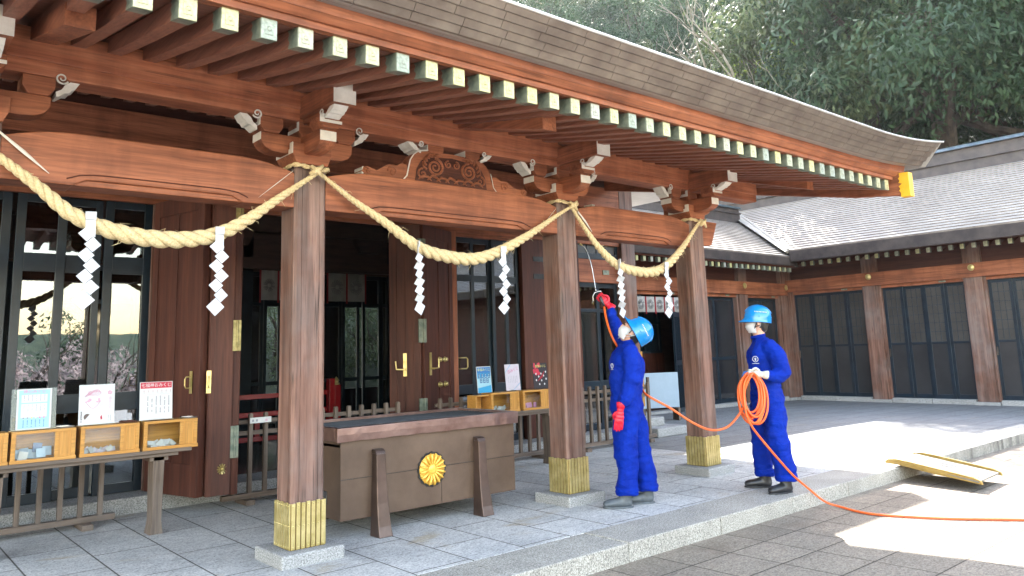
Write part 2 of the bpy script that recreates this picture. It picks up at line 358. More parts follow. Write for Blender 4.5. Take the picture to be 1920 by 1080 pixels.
# ---- bracket set
def Lplate_x(mb,x,y0,y1,z0,z1,split,h):   # white L on a -X face; full width lip, taller near part
    mb.prism([(y0,z0),(y1,z0),(y1,z0+h),(split,z0+h),(split,z1),(y0,z1)],'x',x-.004,x)
def curl(mb,cx,cz,y,s=1,r=.045,th=.006,flip=1,ax='x'):
    pts=[]
    for i in range(30):
        a=i/29*2.9*PI; rr=r*(1-.80*i/29)
        u=cx+s*rr*math.cos(a+PI*1.15); v=cz+rr*math.sin(a+PI*1.15)*flip
        pts.append((u,y,v) if ax=='x' else (y,u,v))
    mb.tube(pts,[th*(1-.4*i/29) for i in range(30)],6)
def scroll_poly(s):   # wavy cloud-shaped nose; root at 0,0 going up and out
    return [(0,0),(-.012*s,.0),(-.035*s,.018),(-.047*s,.028),(-.068*s,.030),(-.083*s,.052),(-.098*s,.060),(-.118*s,.092),(-.135*s,.118),(-.142*s,.142),(-.105*s,.148),(-.095*s,.125),(-.07*s,.100),(-.045*s,.080),(-.03*s,.05),(-.0*s,.03)]
def bracket(parent,loc):
    e=bpy.data.objects.new('bracket_set',None); C.objects.link(e); e.parent=parent; e.location=loc
    c=PW/2
    w=MB()
    w.prism([(-.03,2.86),(.0,2.79),(PW,2.79),(PW+.03,2.86),(PW+.03,2.94),(-.03,2.94)],'y',-.02,PW+.02)
    build('capital_block',w,M['beam_x'],e,bevel=.004)
    a=MB() # arm along x with curved lower ends
    def arc(x0,s): return [(x0+s*.15,2.865),(x0+s*.08,2.872),(x0+s*.035,2.892),(x0+s*.01,2.92),(x0,2.945)]
    xl,xr=c-.36,c+.36
    a.prism(arc(xl,1)+[(xl,3.0),(xr,3.0)]+arc(xr,-1)[::-1],'y',.05,.19)
    build('bracket_arm',a,M['beam_x'],e,bevel=.004)
    a=MB()
    yl=-.26
    a.prism([(yl+.15,2.86),(yl+.08,2.866),(yl+.035,2.882),(yl+.01,2.90),(yl,2.915),(yl,3.0),(.4,3.0),(.4,2.865)],'x',c-.062,c+.062)
    build('bracket_arm',a,M['beam_y'],e,bevel=.004)
    for dx in (-.29,0,.29):
        b=MB(); x=c+dx; hw=.085
        b.prism([(x-hw+.03,3.0),(x+hw-.03,3.0),(x+hw,3.045),(x+hw,3.112),(x-hw,3.112),(x-hw,3.045)],'y',.03,.21)
        build('bearing_block',b,M['beam_x'],e,bevel=.003)
    b=MB(); b.prism([(c-.055,3.0),(c+.055,3.0),(c+.085,3.035),(c+.085,3.09),(c-.085,3.09),(c-.085,3.035)],'y',-.30,-.14); build('bearing_block',b,M['beam_x'],e,bevel=.003)
    # nose beam pointing to the front
    b=MB(); b.box(c-.085,c+.085,-.50,.019,3.125,3.285); b.box(c-.055,c+.055,-.30,.02,3.09,3.13); build('nose_beam',b,M['beam_y'],e,bevel=.004)
    # white painted ends
    ends=[]
    def np_():
        q_=MB(); ends.append(q_); return q_
    p=np_(); Lplate_x(p,-.030,-.02,PW+.02,2.86,2.94,.03,.035)
    p=np_(); p.prism([(.05,2.945),(.19,2.945),(.19,3.0),(.05,3.0)],'x',xl-.004,xl)
    p=np_(); Lplate_x(p,c-.29-.085,.03,.21,3.045,3.112,.075,.028)
    p=np_(); Lplate_x(p,c-.085,.03,.21,3.045,3.112,.03+.03,.028)
    p=np_(); p.box(c-.062,c+.062,yl-.004,yl,2.915,2.985)
    p=np_(); p.prism([(c-.085,3.035),(c+.085,3.035),(c+.085,3.056),(c-.05,3.056),(c-.05,3.09),(c-.085,3.09)],'y',-.304,-.30)
    p=np_(); p.box(c-.085,c+.085,-.504,-.50,3.125,3.285)
    for q_ in ends: build('painted_end',q_,M['white'],e)
    for s in (1,-1):
        q=MB(); x0=c-.46+.02 if s>0 else c+.46-.02
        x0=c-s*.385
        q.prism([(x0+u,3.012+v) for u,v in scroll_poly(s)],'y',.06,.175)
        curl(q,x0+(-.02)*s,3.115,.012,s=s,r=.036)
        build('cloud_scroll',q,M['white'],e,smooth=False)
    q=MB(); q.prism([(-.31+u*1.0,3.062+v*.62) for u,v in scroll_poly(1.15)]+[],'x',c-.055,c+.055)
    curl(q,-.30,3.10,c-.07,s=1,r=.034,ax='y')
    build('cloud_scroll',q,M['white'],e)
    return e
b0=bracket(hall,(PXS[0],0,0))
for px in PXS[1:]: copy_tree(b0,hall,(px,0,0))
# ---- carved frog-leg strut
def frogleg():
    e=bpy.data.objects.new('frog_leg_strut',None); C.objects.link(e); e.parent=hall
    right=[(1.42,2.79)]
    half=[(1.90,2.79),(1.86,2.83),(1.845,2.90),(1.83,2.96),(1.80,3.01),(1.75,3.045),(1.66,3.062),(1.42,3.068)]
    left=[(2.84-x,z) for x,z in half[::-1]]
    mb=MB(); mb.prism([(1.96,2.79)]+half+left[1:]+[(.88,2.79)],'y',.05,.19)
    build('strut_board',mb,M['beam_x'],e,bevel=.006)
    # scroll feet both sides
    for s in (1,-1):
        f=MB(); X=lambda x: 1.42+s*(x-1.42)
        f.prism([(X(1.84),2.79),(X(2.24),2.79),(X(2.27),2.82),(X(2.26),2.85),(X(2.22),2.862),(X(2.14),2.84),(X(2.09),2.87),(X(2.03),2.905),(X(1.96),2.90),(X(1.91),2.93),(X(1.865),2.92)],'y',.055,.185)
        for (cx,cz,r) in ((2.0,2.845,.045),(2.225,2.825,.026)):
            pts=[(X(cx)+s*r*(1-.8*i/19)*math.cos(i/19*8),.05,cz+r*(1-.8*i/19)*math.sin(i/19*8)) for i in range(20)]
            f.tube(pts,.007,5)
        build('scroll_foot',f,M['beam_x'],e,bevel=.003)
    # white edge line
    w=MB()
    for s in (-1,):
        path=[(1.42+s*(x-1.42),.046,z) for x,z in [(1.90,2.795),(1.868,2.83),(1.852,2.90),(1.836,2.965),(1.80,3.017),(1.75,3.052),(1.66,3.068)]]
        w.tube(path,.006,5)
        build('white_edge',w,M['white'],e); w=MB(); w.prism([(.572,2.80),(.585,2.80),(.585,2.858),(.572,2.85)],'y',.06,.18)
    build('white_edge',w,M['white'],e); w=MB(); w.tube([(1.42+(x-1.42),.046,z) for x,z in [(1.90,2.795),(1.868,2.83),(1.852,2.90),(1.84,2.95)]],.003,5)
    for cx in (1.255,1.64):
        build('white_edge',w,M['white'],e); w=MB(); w.box(cx-.084,cx-.08,.04,.20,3.06,3.114)
    build('white_edge',w,M['white'],e)
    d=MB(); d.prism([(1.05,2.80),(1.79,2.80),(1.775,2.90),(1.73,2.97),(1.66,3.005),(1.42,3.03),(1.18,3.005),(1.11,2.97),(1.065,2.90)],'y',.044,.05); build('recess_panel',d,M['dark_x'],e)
    k=MB(); rnd=random.Random(3)
    def spiral(cx,cz,r,turn,a0,th,dr=1):
        pts=[]
        for i in range(36):
            t=i/35; a=a0+dr*turn*2*PI*t; rr=r*(1-.85*t); pts.append((cx+rr*math.cos(a),.040,cz+rr*.92*math.sin(a)))
        k.tube(pts,[th*(1-.5*i/35) for i in range(36)],6)
    for s in (1,-1):
        cx=1.42+s*.175
        spiral(cx,2.93,.082,2.1,PI/2,.012,s); spiral(1.42+s*.04,2.97,.036,1.4,PI/2,.008,-s); spiral(1.42+s*.30,2.86,.05,1.3,PI/2,.010,-s)
        for j in range(6):
            a=j/6*2.2-.3; r0=.09; k.tube([(cx+s*math.cos(a)*r0,.042,2.93+math.sin(a)*r0),(cx+s*math.cos(a+.25)*(r0+.03),.036,2.93+math.sin(a+.25)*(r0+.025)),(cx+s*math.cos(a+.6)*(r0+.04),.042,2.93+math.sin(a+.6)*(r0+.03))],[.011,.009,.003],5)
    for j in range(7):
        x=1.14+j*.09; k.tube([(x-.06,.042,2.815),(x-.02,.034,2.845+.01*(j%2)),(x+.03,.036,2.84),(x+.07,.044,2.812)],[.006,.013,.011,.004],6)
    build('wave_carving',k,M['beam_x'],e,smooth=True)
    for cx in (1.255,1.64):
        b=MB(); b.prism([(cx-.05,3.045),(cx+.05,3.045),(cx+.08,3.07),(cx+.08,3.115),(cx-.08,3.115),(cx-.08,3.07)],'y',.04,.20); build('bearing_block',b,M['beam_x'],e,bevel=.003)
    for s in (1,-1):
        q=MB(); x0=1.42-s*.31
        q.prism([(x0+u,3.035+v*.72) for u,v in scroll_poly(s)],'y',.045,.195); curl(q,x0-.02*s,3.105,.012,s=s,r=.026)
        build('cloud_scroll',q,M['white'],e)
frogleg()
# small tail ornaments in side bays
def tail(x):
    q=MB(); q.prism([(x,2.80),(x+.05,2.80),(x+.055,2.86),(x+.045,2.90),(x+.07,2.95),(x+.02,2.955),(x+.012,2.90)],'y',.6,.72)
    build('white_tail_end',q,M['white'],hall)
tail(3.68)
# ---- rafters with metal caps
RY0=-1.40; RZ0=3.058; SL=.212; RP=.205; rw=.039; rh=.105
def rz(y): return RZ0+(y-RY0)*SL
def rafter():
    e=bpy.data.objects.new('rafter',None); C.objects.link(e); e.parent=hall
    mb=MB(); pts=[]
    for i in range(9):
        y=RY0+.07+(2.98-RY0)*i/8; bow=-.03*math.sin(PI*min(1,(y-RY0)/2.6))
        pts.append((y,rz(y)+bow))
    mb.prism([(y,z) for y,z in pts]+[(y,z+rh) for y,z in pts[::-1]],'x',-rw,rw); build('rafter_beam',mb,M['rafter_y'],e)
    k=MB(); k.prism([(RY0,RZ0-.008),(RY0+.125,RZ0+.02),(RY0+.105,RZ0+.05),(RY0+.125,RZ0+.075),(RY0+.11,RZ0+.10),(RY0+.13,RZ0+.125),(RY0,RZ0+.108)],'x',-rw-.006,rw+.006)
    build('rafter_cap',k,M['copper'],e,bevel=.003)
    f=MB(); f.box(-rw-.004,rw+.004,RY0-.006,RY0+.002,RZ0-.006,RZ0+.106); f.box(-.024,.024,RY0-.009,RY0-.005,RZ0+.018,RZ0+.082)
    f.lathe([(.001,-.0125),(.008,-.013),(.014,-.010),(.015,-.009)],(0,RY0,RZ0+.05),'Y',12)
    build('cap_face',f,M['capface'],e,bevel=.002)
    return e
r0=rafter(); x=6.37; first=True
while x>-4.1:
    if first: r0.location=(x,0,0); first=False
    else: copy_tree(r0,hall,(x,0,0))
    x-=RP
# ceiling boards above rafters
mb=MB(); XE0,XE1=-4.16,6.9
mb.prism([(-1.36,rz(-1.36)+rh-.0),(3.0,rz(3.0)+rh-.0),(3.0,rz(3)+rh+.03),(-1.36,rz(-1.36)+rh+.03)],'x',XE0+.1,6.42); build('eave_boarding',mb,M['rafter_x'],hall)
# projecting purlin / rafter ties seen under the eaves
for (x,y0,z) in ((-1.60,-1.0,3.05),(1.53,-1.05,3.03),(5.62,-.9,3.06)):
    mb=MB(); mb.prism([(y0,z+.0),(.0,z+.26),(.0,z+.36),(y0,z+.12)],'x',x-.07,x+.07); b=build('eave_tie',mb,M['beam_y'],hall,bevel=.004)
# fascia boards
def lift(x): 
    d=abs(x-1.42)-3.9; return .13*(d/1.7)**2 if d>0 else 0
def strip(y0,y1,z0,z1,x0,x1,m,name,fl=.0,n=40,bevel=0):
    mb=MB(); vs=[];fs=[]
    for i in range(n+1):
        x=x0+(x1-x0)*i/n; h=lift(x)*fl
        vs+=[(x,y0[0],z0[0]+h),(x,y0[1],z1[0]+h),(x,y1[1],z1[1]+h),(x,y1[0],z0[1]+h)]
    for i in range(n):
        for k in range(4): fs.append((i*4+k,i*4+(k+1)%4,(i+1)*4+(k+1)%4,(i+1)*4+k))
    fs+=[(0,1,2,3),(n*4,n*4+1,n*4+2,n*4+3)]
    mb.add(vs,fs); return build(name,mb,m,hall)
strip((-1.43,-1.445),(-1.385,-1.40),(3.165,3.165),(3.255,3.255),XE0+.05,6.47,M['beam_x'],'fascia_board',fl=.1)
strip((-1.50,-1.52),(-1.44,-1.44),(3.235,3.235),(3.315,3.315),XE0+.02,6.62,M['beam_x'],'fascia_board',fl=.25)
strip((-1.455,-1.50),(-1.40,-1.40),(3.20,3.20),(3.24,3.24),XE0+.03,6.5,M['beam_x'],'fascia_fillet',fl=.15)
# copper tiled roof edge, separate sheets in five courses
mb=MB(); rnd=random.Random(5); NR=5
def edge(k,x):   # bottom->top of edge face
    t=k/NR; h=lift(x); return (-1.60-.20*t, 3.285+h*(.6+.4*t)+.195*t)
for k in range(NR):
    x=-4.2-.02*k+.17*(k%2)
    while x<7.0:
        L=.34*rnd.uniform(.92,1.08); x1=min(x+L,6.85+.03*k)
        if x1-x<.03: break
        g=.0018; ya,za=edge(k,x+g); yb,zb=edge(k+1,x+g); yc,zc=edge(k,x1-g); yd,zd=edge(k+1,x1-g)
        off=.010-.0015*rnd.random(); 
        p=[(x+g,ya-off,za-.004),(x1-g,yc-off,zc-.004),(x1-g,yd-.002,zd-.001),(x+g,yb-.002,zb-.001)]
        q=[(a,b_+.02,c_) for a,b_,c_ in p]
        mb.add(p+q,[(0,1,2,3),(7,6,5,4),(0,4,5,1),(1,5,6,2),(2,6,7,3),(3,7,4,0)])
        x+=L
build('roof_edge_tiles',mb,M['eave'],hall)
mb=MB()
n=46; vs=[];fs=[]
for i in range(n+1):
    x=-4.24+(7.02+4.24)*i/n; h=lift(x)
    vs+=[(x,-1.585,3.28+h*.6),(x,-1.79,3.475+h),(x,3.0,4.45+h*.3),(x,3.0,4.10+h*.2),(x,-1.3,3.30+h*.5)]
for i in range(n):
    for k in range(5): fs.append((i*5+k,i*5+(k+1)%5,(i+1)*5+(k+1)%5,(i+1)*5+k))
fs+=[(0,1,2,3,4),tuple(n*5+k for k in range(5))]
mb.add(vs,fs); build('porch_roof',mb,M['roof_x'],hall)
mb=MB(); pts=[]
for i in range(n+1):
    x=-4.24+(7.045+4.24)*i/n; pts.append((x,-1.80,3.482+lift(x)))
mb.tube(pts,.011,6); build('roof_lip',mb,mk('bright_drip_edge',(.42,.40,.37),(.58,.56,.52),6,.35,.5,.05),hall)
# gable board at the right end with its yellow plate, and the left one
for s,x in ((1,6.55),(-1,-3.70)):
    mb=MB(); mb.prism([(-1.56,2.985),(-1.56,3.235),(-.9,3.31),(3.0,4.15),(3.0,3.85),(-.4,3.17),(-.9,3.07)],'x',x,x+.09); g=build('gable_board',mb,M['beam_y'],hall,bevel=.004)
    k=MB(); k.prism([(-1.575,2.975),(-1.575,3.245),(-1.475,3.25),(-1.478,3.205),(-1.46,3.19),(-1.475,3.16),(-1.458,3.14),(-1.50,3.125),(-1.458,3.10),(-1.475,3.07),(-1.46,3.05),(-1.478,3.02),(-1.47,2.975)],'x',x-.008,x+.098)
    build('gable_plate',k,M['yellow'],g)
# ---- main roof behind (hipped), its eave in the sun's way
mb=MB()
E=[(-7.5,2.42),(9.6,2.42),(9.6,13.5),(-7.5,13.5)]; ez=4.22; Rg=[(-3,8,7.2),(6.5,8,7.2)]
vs=[(x,y,ez) for x,y in E]+[(x,y,ez+.28) for x,y in E]+[Rg[0],Rg[1]]
mb.add(vs,[(0,1,2,3),(0,1,5,4),(1,2,6,5),(2,3,7,6),(3,0,4,7),(4,5,9,8),(5,6,9),(6,7,8,9),(7,4,8)])
build('main_roof',mb,M['roof_x'],hall)
# ---- hall walls: front wall with openings
FY=3.10
mb=MB()
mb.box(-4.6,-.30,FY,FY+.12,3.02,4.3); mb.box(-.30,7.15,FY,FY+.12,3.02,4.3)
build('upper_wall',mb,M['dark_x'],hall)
mb=MB(); mb.box(-4.6,7.2,FY-.05,FY+.0,2.985,3.13); mb.box(-4.6,7.2,FY-.09,FY-.0,3.55,3.9); build('lintel_beam',mb,M['beam_x'],hall,bevel=.005)
# dim bracket blocks on the wall beam, seen above the tie beams
for x in (-.9,.55,3.6):
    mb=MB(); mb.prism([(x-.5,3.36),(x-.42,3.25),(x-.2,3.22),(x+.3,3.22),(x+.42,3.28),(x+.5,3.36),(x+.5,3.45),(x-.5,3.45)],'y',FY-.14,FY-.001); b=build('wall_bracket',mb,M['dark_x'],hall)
    w=MB(); w.box(x-.506,x-.5,FY-.14,FY-.02,3.36,3.45); build('painted_end',w,M['white'],b)
mb=MB(); mb.box(-4.6,7.25,FY-.34,FY+.2,.02,.205); build('plinth',mb,M['granite'],hall,bevel=.01)
# left bay: sliding glass leaves in dark frames
def leaf(parent,M4,w,z0,z1,rails,st=.05,d=.035,glass='glass',frame='black',bars=None,name='door_leaf'):
    mb=MB(); mb.T=M4
    mb.box(0,st,0,d,z0,z1); mb.box(w-st,w,0,d,z0,z1)
    zz=[z0]+[r for r in rails]+[z1]
    for a,b_ in rails+[(z0,z0+.09),(z1-.07,z1)]: mb.box(st,w-st,.002,d-.002,a,b_)
    if bars:
        bz0,bz1,nx,nz=bars
        for i in range(1,nx): x=st+(w-2*st)*i/nx; mb.box(x-.006,x+.006,.008,.02,bz0,bz1)
        for i in range(1,nz): z=bz0+(bz1-bz0)*i/nz; mb.box(st,w-st,.008,.02,z-.006,z+.006)
    f=build(name,mb,M[frame],parent,bevel=.003)
    es=sorted([z0+.09]+[v for r in rails for v in r]+[z1-.07])
    for i in range(0,len(es),2):
        g=MB(); g.T=M4; gg=glass[i//2] if isinstance(glass,(list,tuple)) else glass
        g.box(st,w-st,d*.55,d*.55+.006,es[i],es[i+1]); build('pane',g,M[gg],f)
    return f
I4=lambda x,y,a=0: Matrix.Translation((x,y,0))@Matrix.Rotation(a,4,'Z')
# pane spans measured: (-1.18,-.93) (-.83,-.62) (-.42,-.16)
for x,w,dy in ((-4.30,.42,0),(-3.88,.42,.04),(-3.46,.42,0),(-3.04,.42,.04),(-2.62,.42,0),(-2.20,.42,.04),(-1.72,.42,0),(-1.26,.41,.0),(-.90,.36,.045),(-.52,.43,0)):
    leaf(hall,I4(x,FY+.0+dy),w,.21,2.985,[(.97,1.14),(2.27,2.44)],st=.075 if w>.4 else .06)
mb=MB(); mb.box(-4.6,-4.3,FY,FY+.1,.2,3.0); build('door_post',mb,M['pillar_z'],hall)
mb=MB(); mb.box(-.095,-.03,FY-.04,FY+.1,.2,3.0); build('door_post',mb,M['pillar_z'],hall)
# middle opening posts, right windows
mb=MB(); mb.box(3.56,3.66,FY-.06,FY+.12,.2,2.99); build('door_post',mb,M['beam_z'],hall,bevel=.004)
for x,w,dy in ((3.66,.33,0),(3.97,.34,.045),(4.30,.28,0),(4.56,.26,.045)):
    leaf(hall,I4(x,FY+dy),w,.21,2.93,[(.87,.99),(2.34,2.43)],st=.05)
mb=MB(); mb.box(3.66,4.84,FY-.03,FY+.1,2.93,3.02); build('door_head',mb,M['beam_x'],hall)
mb=MB(); mb.box(4.84,5.62,FY-.02,FY+.05,.21,2.99); p=build('shutter_panel',mb,M['dark_z'],hall,bevel=.004)
for z in (2.45,2.70):
    h=MB(); h.prism([(5.05,z-.035),(5.50,z-.04),(5.54,z),(5.50,z+.04),(5.05,z+.035)],'y',FY-.028,FY-.02); build('strap_hinge',h,M['iron'],p)
mb=MB(); mb.box(5.62,5.92,FY-.08,FY+.15,.2,3.02); build('wall_post',mb,M['dark_z'],hall,bevel=.005)
mb=MB(); mb.box(5.92,6.9,FY,FY+.08,2.50,2.76); build('door_head',mb,M['beam_x'],hall); mb=MB(); mb.box(5.92,6.9,FY-.03,FY+.08,2.40,2.497); build('door_head',mb,M['beam_x'],hall,bevel=.004)
mb=MB(); mb.box(6.52,6.66,FY-.012,FY,2.53,2.60); build('name_plate',mb,M['copper'],hall)
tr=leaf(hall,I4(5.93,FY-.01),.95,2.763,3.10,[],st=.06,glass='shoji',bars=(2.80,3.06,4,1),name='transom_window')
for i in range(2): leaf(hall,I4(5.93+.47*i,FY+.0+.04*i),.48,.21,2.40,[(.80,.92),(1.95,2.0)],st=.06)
mb=MB(); mb.box(6.88,7.20,FY-.1,FY+.22,-.0,4.3); build('corner_post',mb,M['pillar_z'],hall,bevel=.012)
# side/back walls, ceiling, floor of the hall interior
mb=MB(); mb.box(-4.6,-4.5,FY+.12,9.5,.2,4.2); build('side_wall',mb,M['interior'],hall)
mb=MB(); mb.box(7.08,7.2,FY+.22,9.5,.2,4.2); build('side_wall',mb,M['dark_y'],hall)
mb=MB(); mb.box(-4.5,7.08,FY+.2,9.5,.0,.19); build('hall_floor',mb,mk('dark_lacquered_floor',(.03,.018,.014),(.05,.03,.022),2,.22),hall)
mb=MB(); mb.box(-4.5,7.08,FY+.12,9.5,4.0,4.06); 
for i in range(14): mb.box(-4.4+i*.85,-4.32+i*.85,FY+.2,9.4,3.9,4.0)
build('hall_ceiling',mb,M['interior'],hall)
BW=6.55
mb=MB()
for x in (-4.5,-3.2,-1.9,-.6,.7,2.15,3.35,4.75,6.0,6.96): mb.box(x,x+.2,BW,BW+.16,.19,3.9)

mb.box(-4.5,-.6,BW+.03,BW+.1,.19,2.75)
build('inner_partition',mb,M['black'],hall)
mb=MB(); mb.box(-4.5,7.08,BW,BW+.12,2.75,3.9); mb.box(-4.5,7.08,BW-.12,BW,2.78,2.95); mb.box(-4.5,7.08,BW-.2,BW,3.35,3.6)
for i in range(10): mb.prism([(-4+i*1.15,3.35),(-3.9+i*1.15,3.12),(-3.55+i*1.15,3.12),(-3.45+i*1.15,3.35)],'y',BW-.16,BW-.01)
build('transom_panel',mb,M['interior'],hall)
for x,w in ((2.33,.22),(2.83,.54),(3.37,.53),(4.64,.66),(5.70,.33),(6.2,.76),(-.4,.55),(.15,.55),(.9,.62),(1.52,.63)): leaf(hall,I4(x,BW+.06),w,.2,2.75,[(1.0,1.06),(2.22,2.28)],st=.05,d=.04,glass='dimglass',name='inner_window')
for x,w in ((2.55,.28),(3.90,.32),(4.28,.36),(5.3,.4)):
    leaf(hall,I4(x,BW+.03),w,.2,2.75,[(1.0,1.06),(2.22,2.28)],st=.05,d=.04,glass='clear',name='inner_window')
mb=MB(); mb.box(-4.5,7.08,9.4,9.5,.2,.75); mb.box(-4.5,7.08,9.4,9.5,2.4,4.0)
for x in (-4.5,-2,.5,2.9,5.0,6.9): mb.box(x,x+.15,9.4,9.5,.75,2.4)
build('back_wall',mb,M['black'],hall)
# ---- folded door leaves, left stack and right pair
M['dull']=mk('dull_hinge_brass',(.16,.13,.05),(.32,.27,.12),18,.4,.6,.2)
def doorleaf(a,b_,th=.05,z0=.22,z1=2.97,handle=None,name='folding_door'):
    a=Vector((*a,0)); b_=Vector((*b_,0)); L=(b_-a).length; ang=math.atan2(b_.y-a.y,b_.x-a.x)
    T=Matrix.Translation(a)@Matrix.Rotation(ang,4,'Z'); mb=MB(); mb.T=T
    mb.box(0,L,0,th,z0,z1)
    for s in (-.012,th): 
        mb.box(0,.09,s,s+.012,z0,z1); mb.box(L-.09,L,s,s+.012,z0,z1); mb.box(.09,L-.09,s,s+.012,z0,z0+.28); mb.box(.09,L-.09,s,s+.012,z1-.16,z1)
        mb.box(L/2-.004,L/2+.004,s+.002,s+.010,z0+.28,z1-.16)
    return build(name,mb,M['dark_z'],hall,bevel=.003),T,L
def pull(T,x,z,side,parent,s=1):
    h=MB(); h.T=T; y=-.018 if side<0 else .068; d=-.045 if side<0 else .045
    h.box(x-.02,x+.02,min(y,y-d*.1),max(y,y-d*.1),z-.10,z+.10)
    h.tube([(x,y,z+.05),(x,y+d,z+.05),(x,y+d*1.3,z+.03),(x,y+d*1.3,z-.03),(x,y+d,z-.05),(x,y,z-.05)],.006,6)
    build('handle',h,M['brass'],parent)
d1,T1,L1=doorleaf((-.11,2.93),(.10,2.13))
pull(T1,L1-.12,1.22,-1,d1)
d2,T2,L2=doorleaf((.30,2.95),(.17,2.09),th=.06)
d3,T3,L3=doorleaf((.42,2.05),(.47,2.95),th=.05)
mb=MB(); mb.obox((.275,2.085,1.6),(.095,.022,1.375),R(-18)); fr=build('door_edge_post',mb,M['dark_z'],hall,bevel=.004)
pull(I4(.30,2.06,R(-20)),-.14,1.22,-1,fr)
for z in (.68,1.63,2.78):
    h=MB(); h.obox((.385,2.03,z),(.035,.008,.14 if z<2 else .08),R(-12)); h.tube([(.385,2.018,z-.14 if z<2 else z-.08),(.385,2.018,z+.14 if z<2 else z+.08)],.010,8); build('hinge',h,M['dull'] if z>1 else M['copper'],fr)
h=MB()
for i in range(12):
    a=i*PI/6; h.tube([(.29+.02*math.cos(a),2.056,.45+.02*math.sin(a)),(.29+.045*math.cos(a),2.05,.45+.045*math.sin(a))],.006,5)
h.lathe([(.001,-.03),(.014,-.028),(.018,0)],(.29,2.06,.45),'Y',12); build('knob_rosette',h,M['brass'],fr)
d4,T4,L4=doorleaf((2.60,2.98),(2.86,2.70)); d5,T5,L5=doorleaf((2.90,2.70),(3.56,3.02))
# lever handles
for d,T,x,s in ((d4,T4,L4*.5,1),(d5,T5,.13,-1)):
    h=MB(); h.T=T; h.box(x-.022,x+.022,-.022,-.012,1.15,1.42); h.tube([(x,-.02,1.23),(x,-.07,1.23)],.012,8); h.tube([(x,-.07,1.23),(x-s*.09,-.075,1.235),(x-s*.10,-.075,1.33)],.009,7)
    build('lever_handle',h,M['brass'],d)
for x,z in ((.36,1.33),(.50,1.33),(.36,1.03),(.50,1.03)):
    h=MB(); h.T=T5; h.lathe([(.001,-.05),(.022,-.045),(.028,-.03),(.02,-.015),(.036,-.012),(.036,-.008)],(x,0,z),'Y',14); build('door_knob',h,M['brass'],d5,smooth=True)
for z in (.75,1.68,2.72):
    h=MB(); h.obox((2.865,2.672,z),(.055,.008,.14 if z<2 else .07)); h.tube([(2.88,2.66,z-.14 if z<2 else z-.07),(2.88,2.66,z+.14 if z<2 else z+.07)],.011,8); build('hinge',h,M['copper'],d4)
h=MB(); h.tube([(3.70,FY-.02,1.20),(3.70,FY-.07,1.20),(3.78,FY-.07,1.20),(3.80,FY-.07,1.22),(3.80,FY-.07,1.32),(3.78,FY-.07,1.34),(3.70,FY-.07,1.34),(3.70,FY-.02,1.34)],.009,7); build('pull_handle',h,M['brass'],hall)
# ================================================================== GALLERY (behind) AND SIDE BUILDING (right)
gal=empty('gallery_building','low connecting gallery with dark sliding doors set back behind the third pillar','gallery building')
wing=empty('side_building','long low side wing with dark panelled doors under a sunlit striped roof at right','side building')
GY=5.3; GX0,GX1=7.2,15.6
TX=lambda u,w: (u,w)
# generic wall run; fn maps (u along, w into wall) -> matrix
def run(parent,T,posts,z_head,leaves,glass,bars,ax,endw=.17,base_=True,hide=()):
    a='x' if ax=='x' else 'y'
    for i,p in enumerate(posts):
        mb=MB(); mb.T=T; mb.box(p-endw,p+endw,-.10,.14,.06,3.4); mb.box(p-endw-.05,p-endw,-.05,.1,.06,z_head+.07); mb.box(p+endw,p+endw+.05,-.05,.1,.06,z_head+.07); o=build('wall_post',mb,M['pillar_z'],parent,bevel=.006)
        s=MB(); s.T=T; s.box(p-endw-.06,p+endw+.06,-.17,.2,-.02,.06); build('post_stone',s,M['granite'],o,bevel=.006)
        c=MB(); c.T=T; c.lathe([(.001,-.035),(.03,-.03),(.05,-.02),(.065,-.018),(.068,-.0)],(p,-.145,z_head+.27),'Y',18); build('nail_cover',c,M['brass'],o,smooth=False)
    for p,q in zip(posts,posts[1:]):
        m_=(p+q)/2
        mb=MB(); mb.T=T; mb.box(p+endw,q-endw,-.04,.1,z_head,z_head+.07); build('door_head',mb,M['beam_'+a],parent,bevel=.004)
        mb=MB(); mb.T=T; mb.box(p+endw,q-endw,0,.1,z_head+.37,3.4); build('upper_panel',mb,M['dark_'+a],parent)
        c=MB(); c.T=T; c.box(m_+.38,m_+.52,-.05,-.041,z_head+.02,z_head+.055); build('name_plate',c,M['copper'],parent)
        if base_:
            s=MB(); s.T=T; s.box(p+endw+.07,(p+q)/2-.004,-.12,.15,-.02,.10); s.box((p+q)/2+.004,q-endw-.07,-.12,.15,-.02,.10); build('sill_stone',s,M['granite'],parent,bevel=.006)
        if (p,q) in hide: continue
        w=(q-p-2*endw-.1)/leaves; 
        for i in range(leaves):
            u=p+endw+.05+i*w
            d=leaf(parent,T@Matrix.Translation((u,.02+.035*(i%2),0)),w+.01,.10,z_head,[(1.26,1.31)] if ax=='y' else [(1.05,1.12)],st=.065,d=.03,glass=glass,bars=bars,name='sliding_door')
        h=MB(); h.T=T; h.box(p+endw+.065,p+endw+.095,.0,.03,1.0,1.18); build('door_pull',h,M['steel'],parent)
    mb=MB(); mb.T=T; mb.box(posts[0]-endw,posts[-1]+endw,-.13,.12,z_head+.07,z_head+.37); build('wall_beam',mb,M['beam_'+a],parent,bevel=.006)
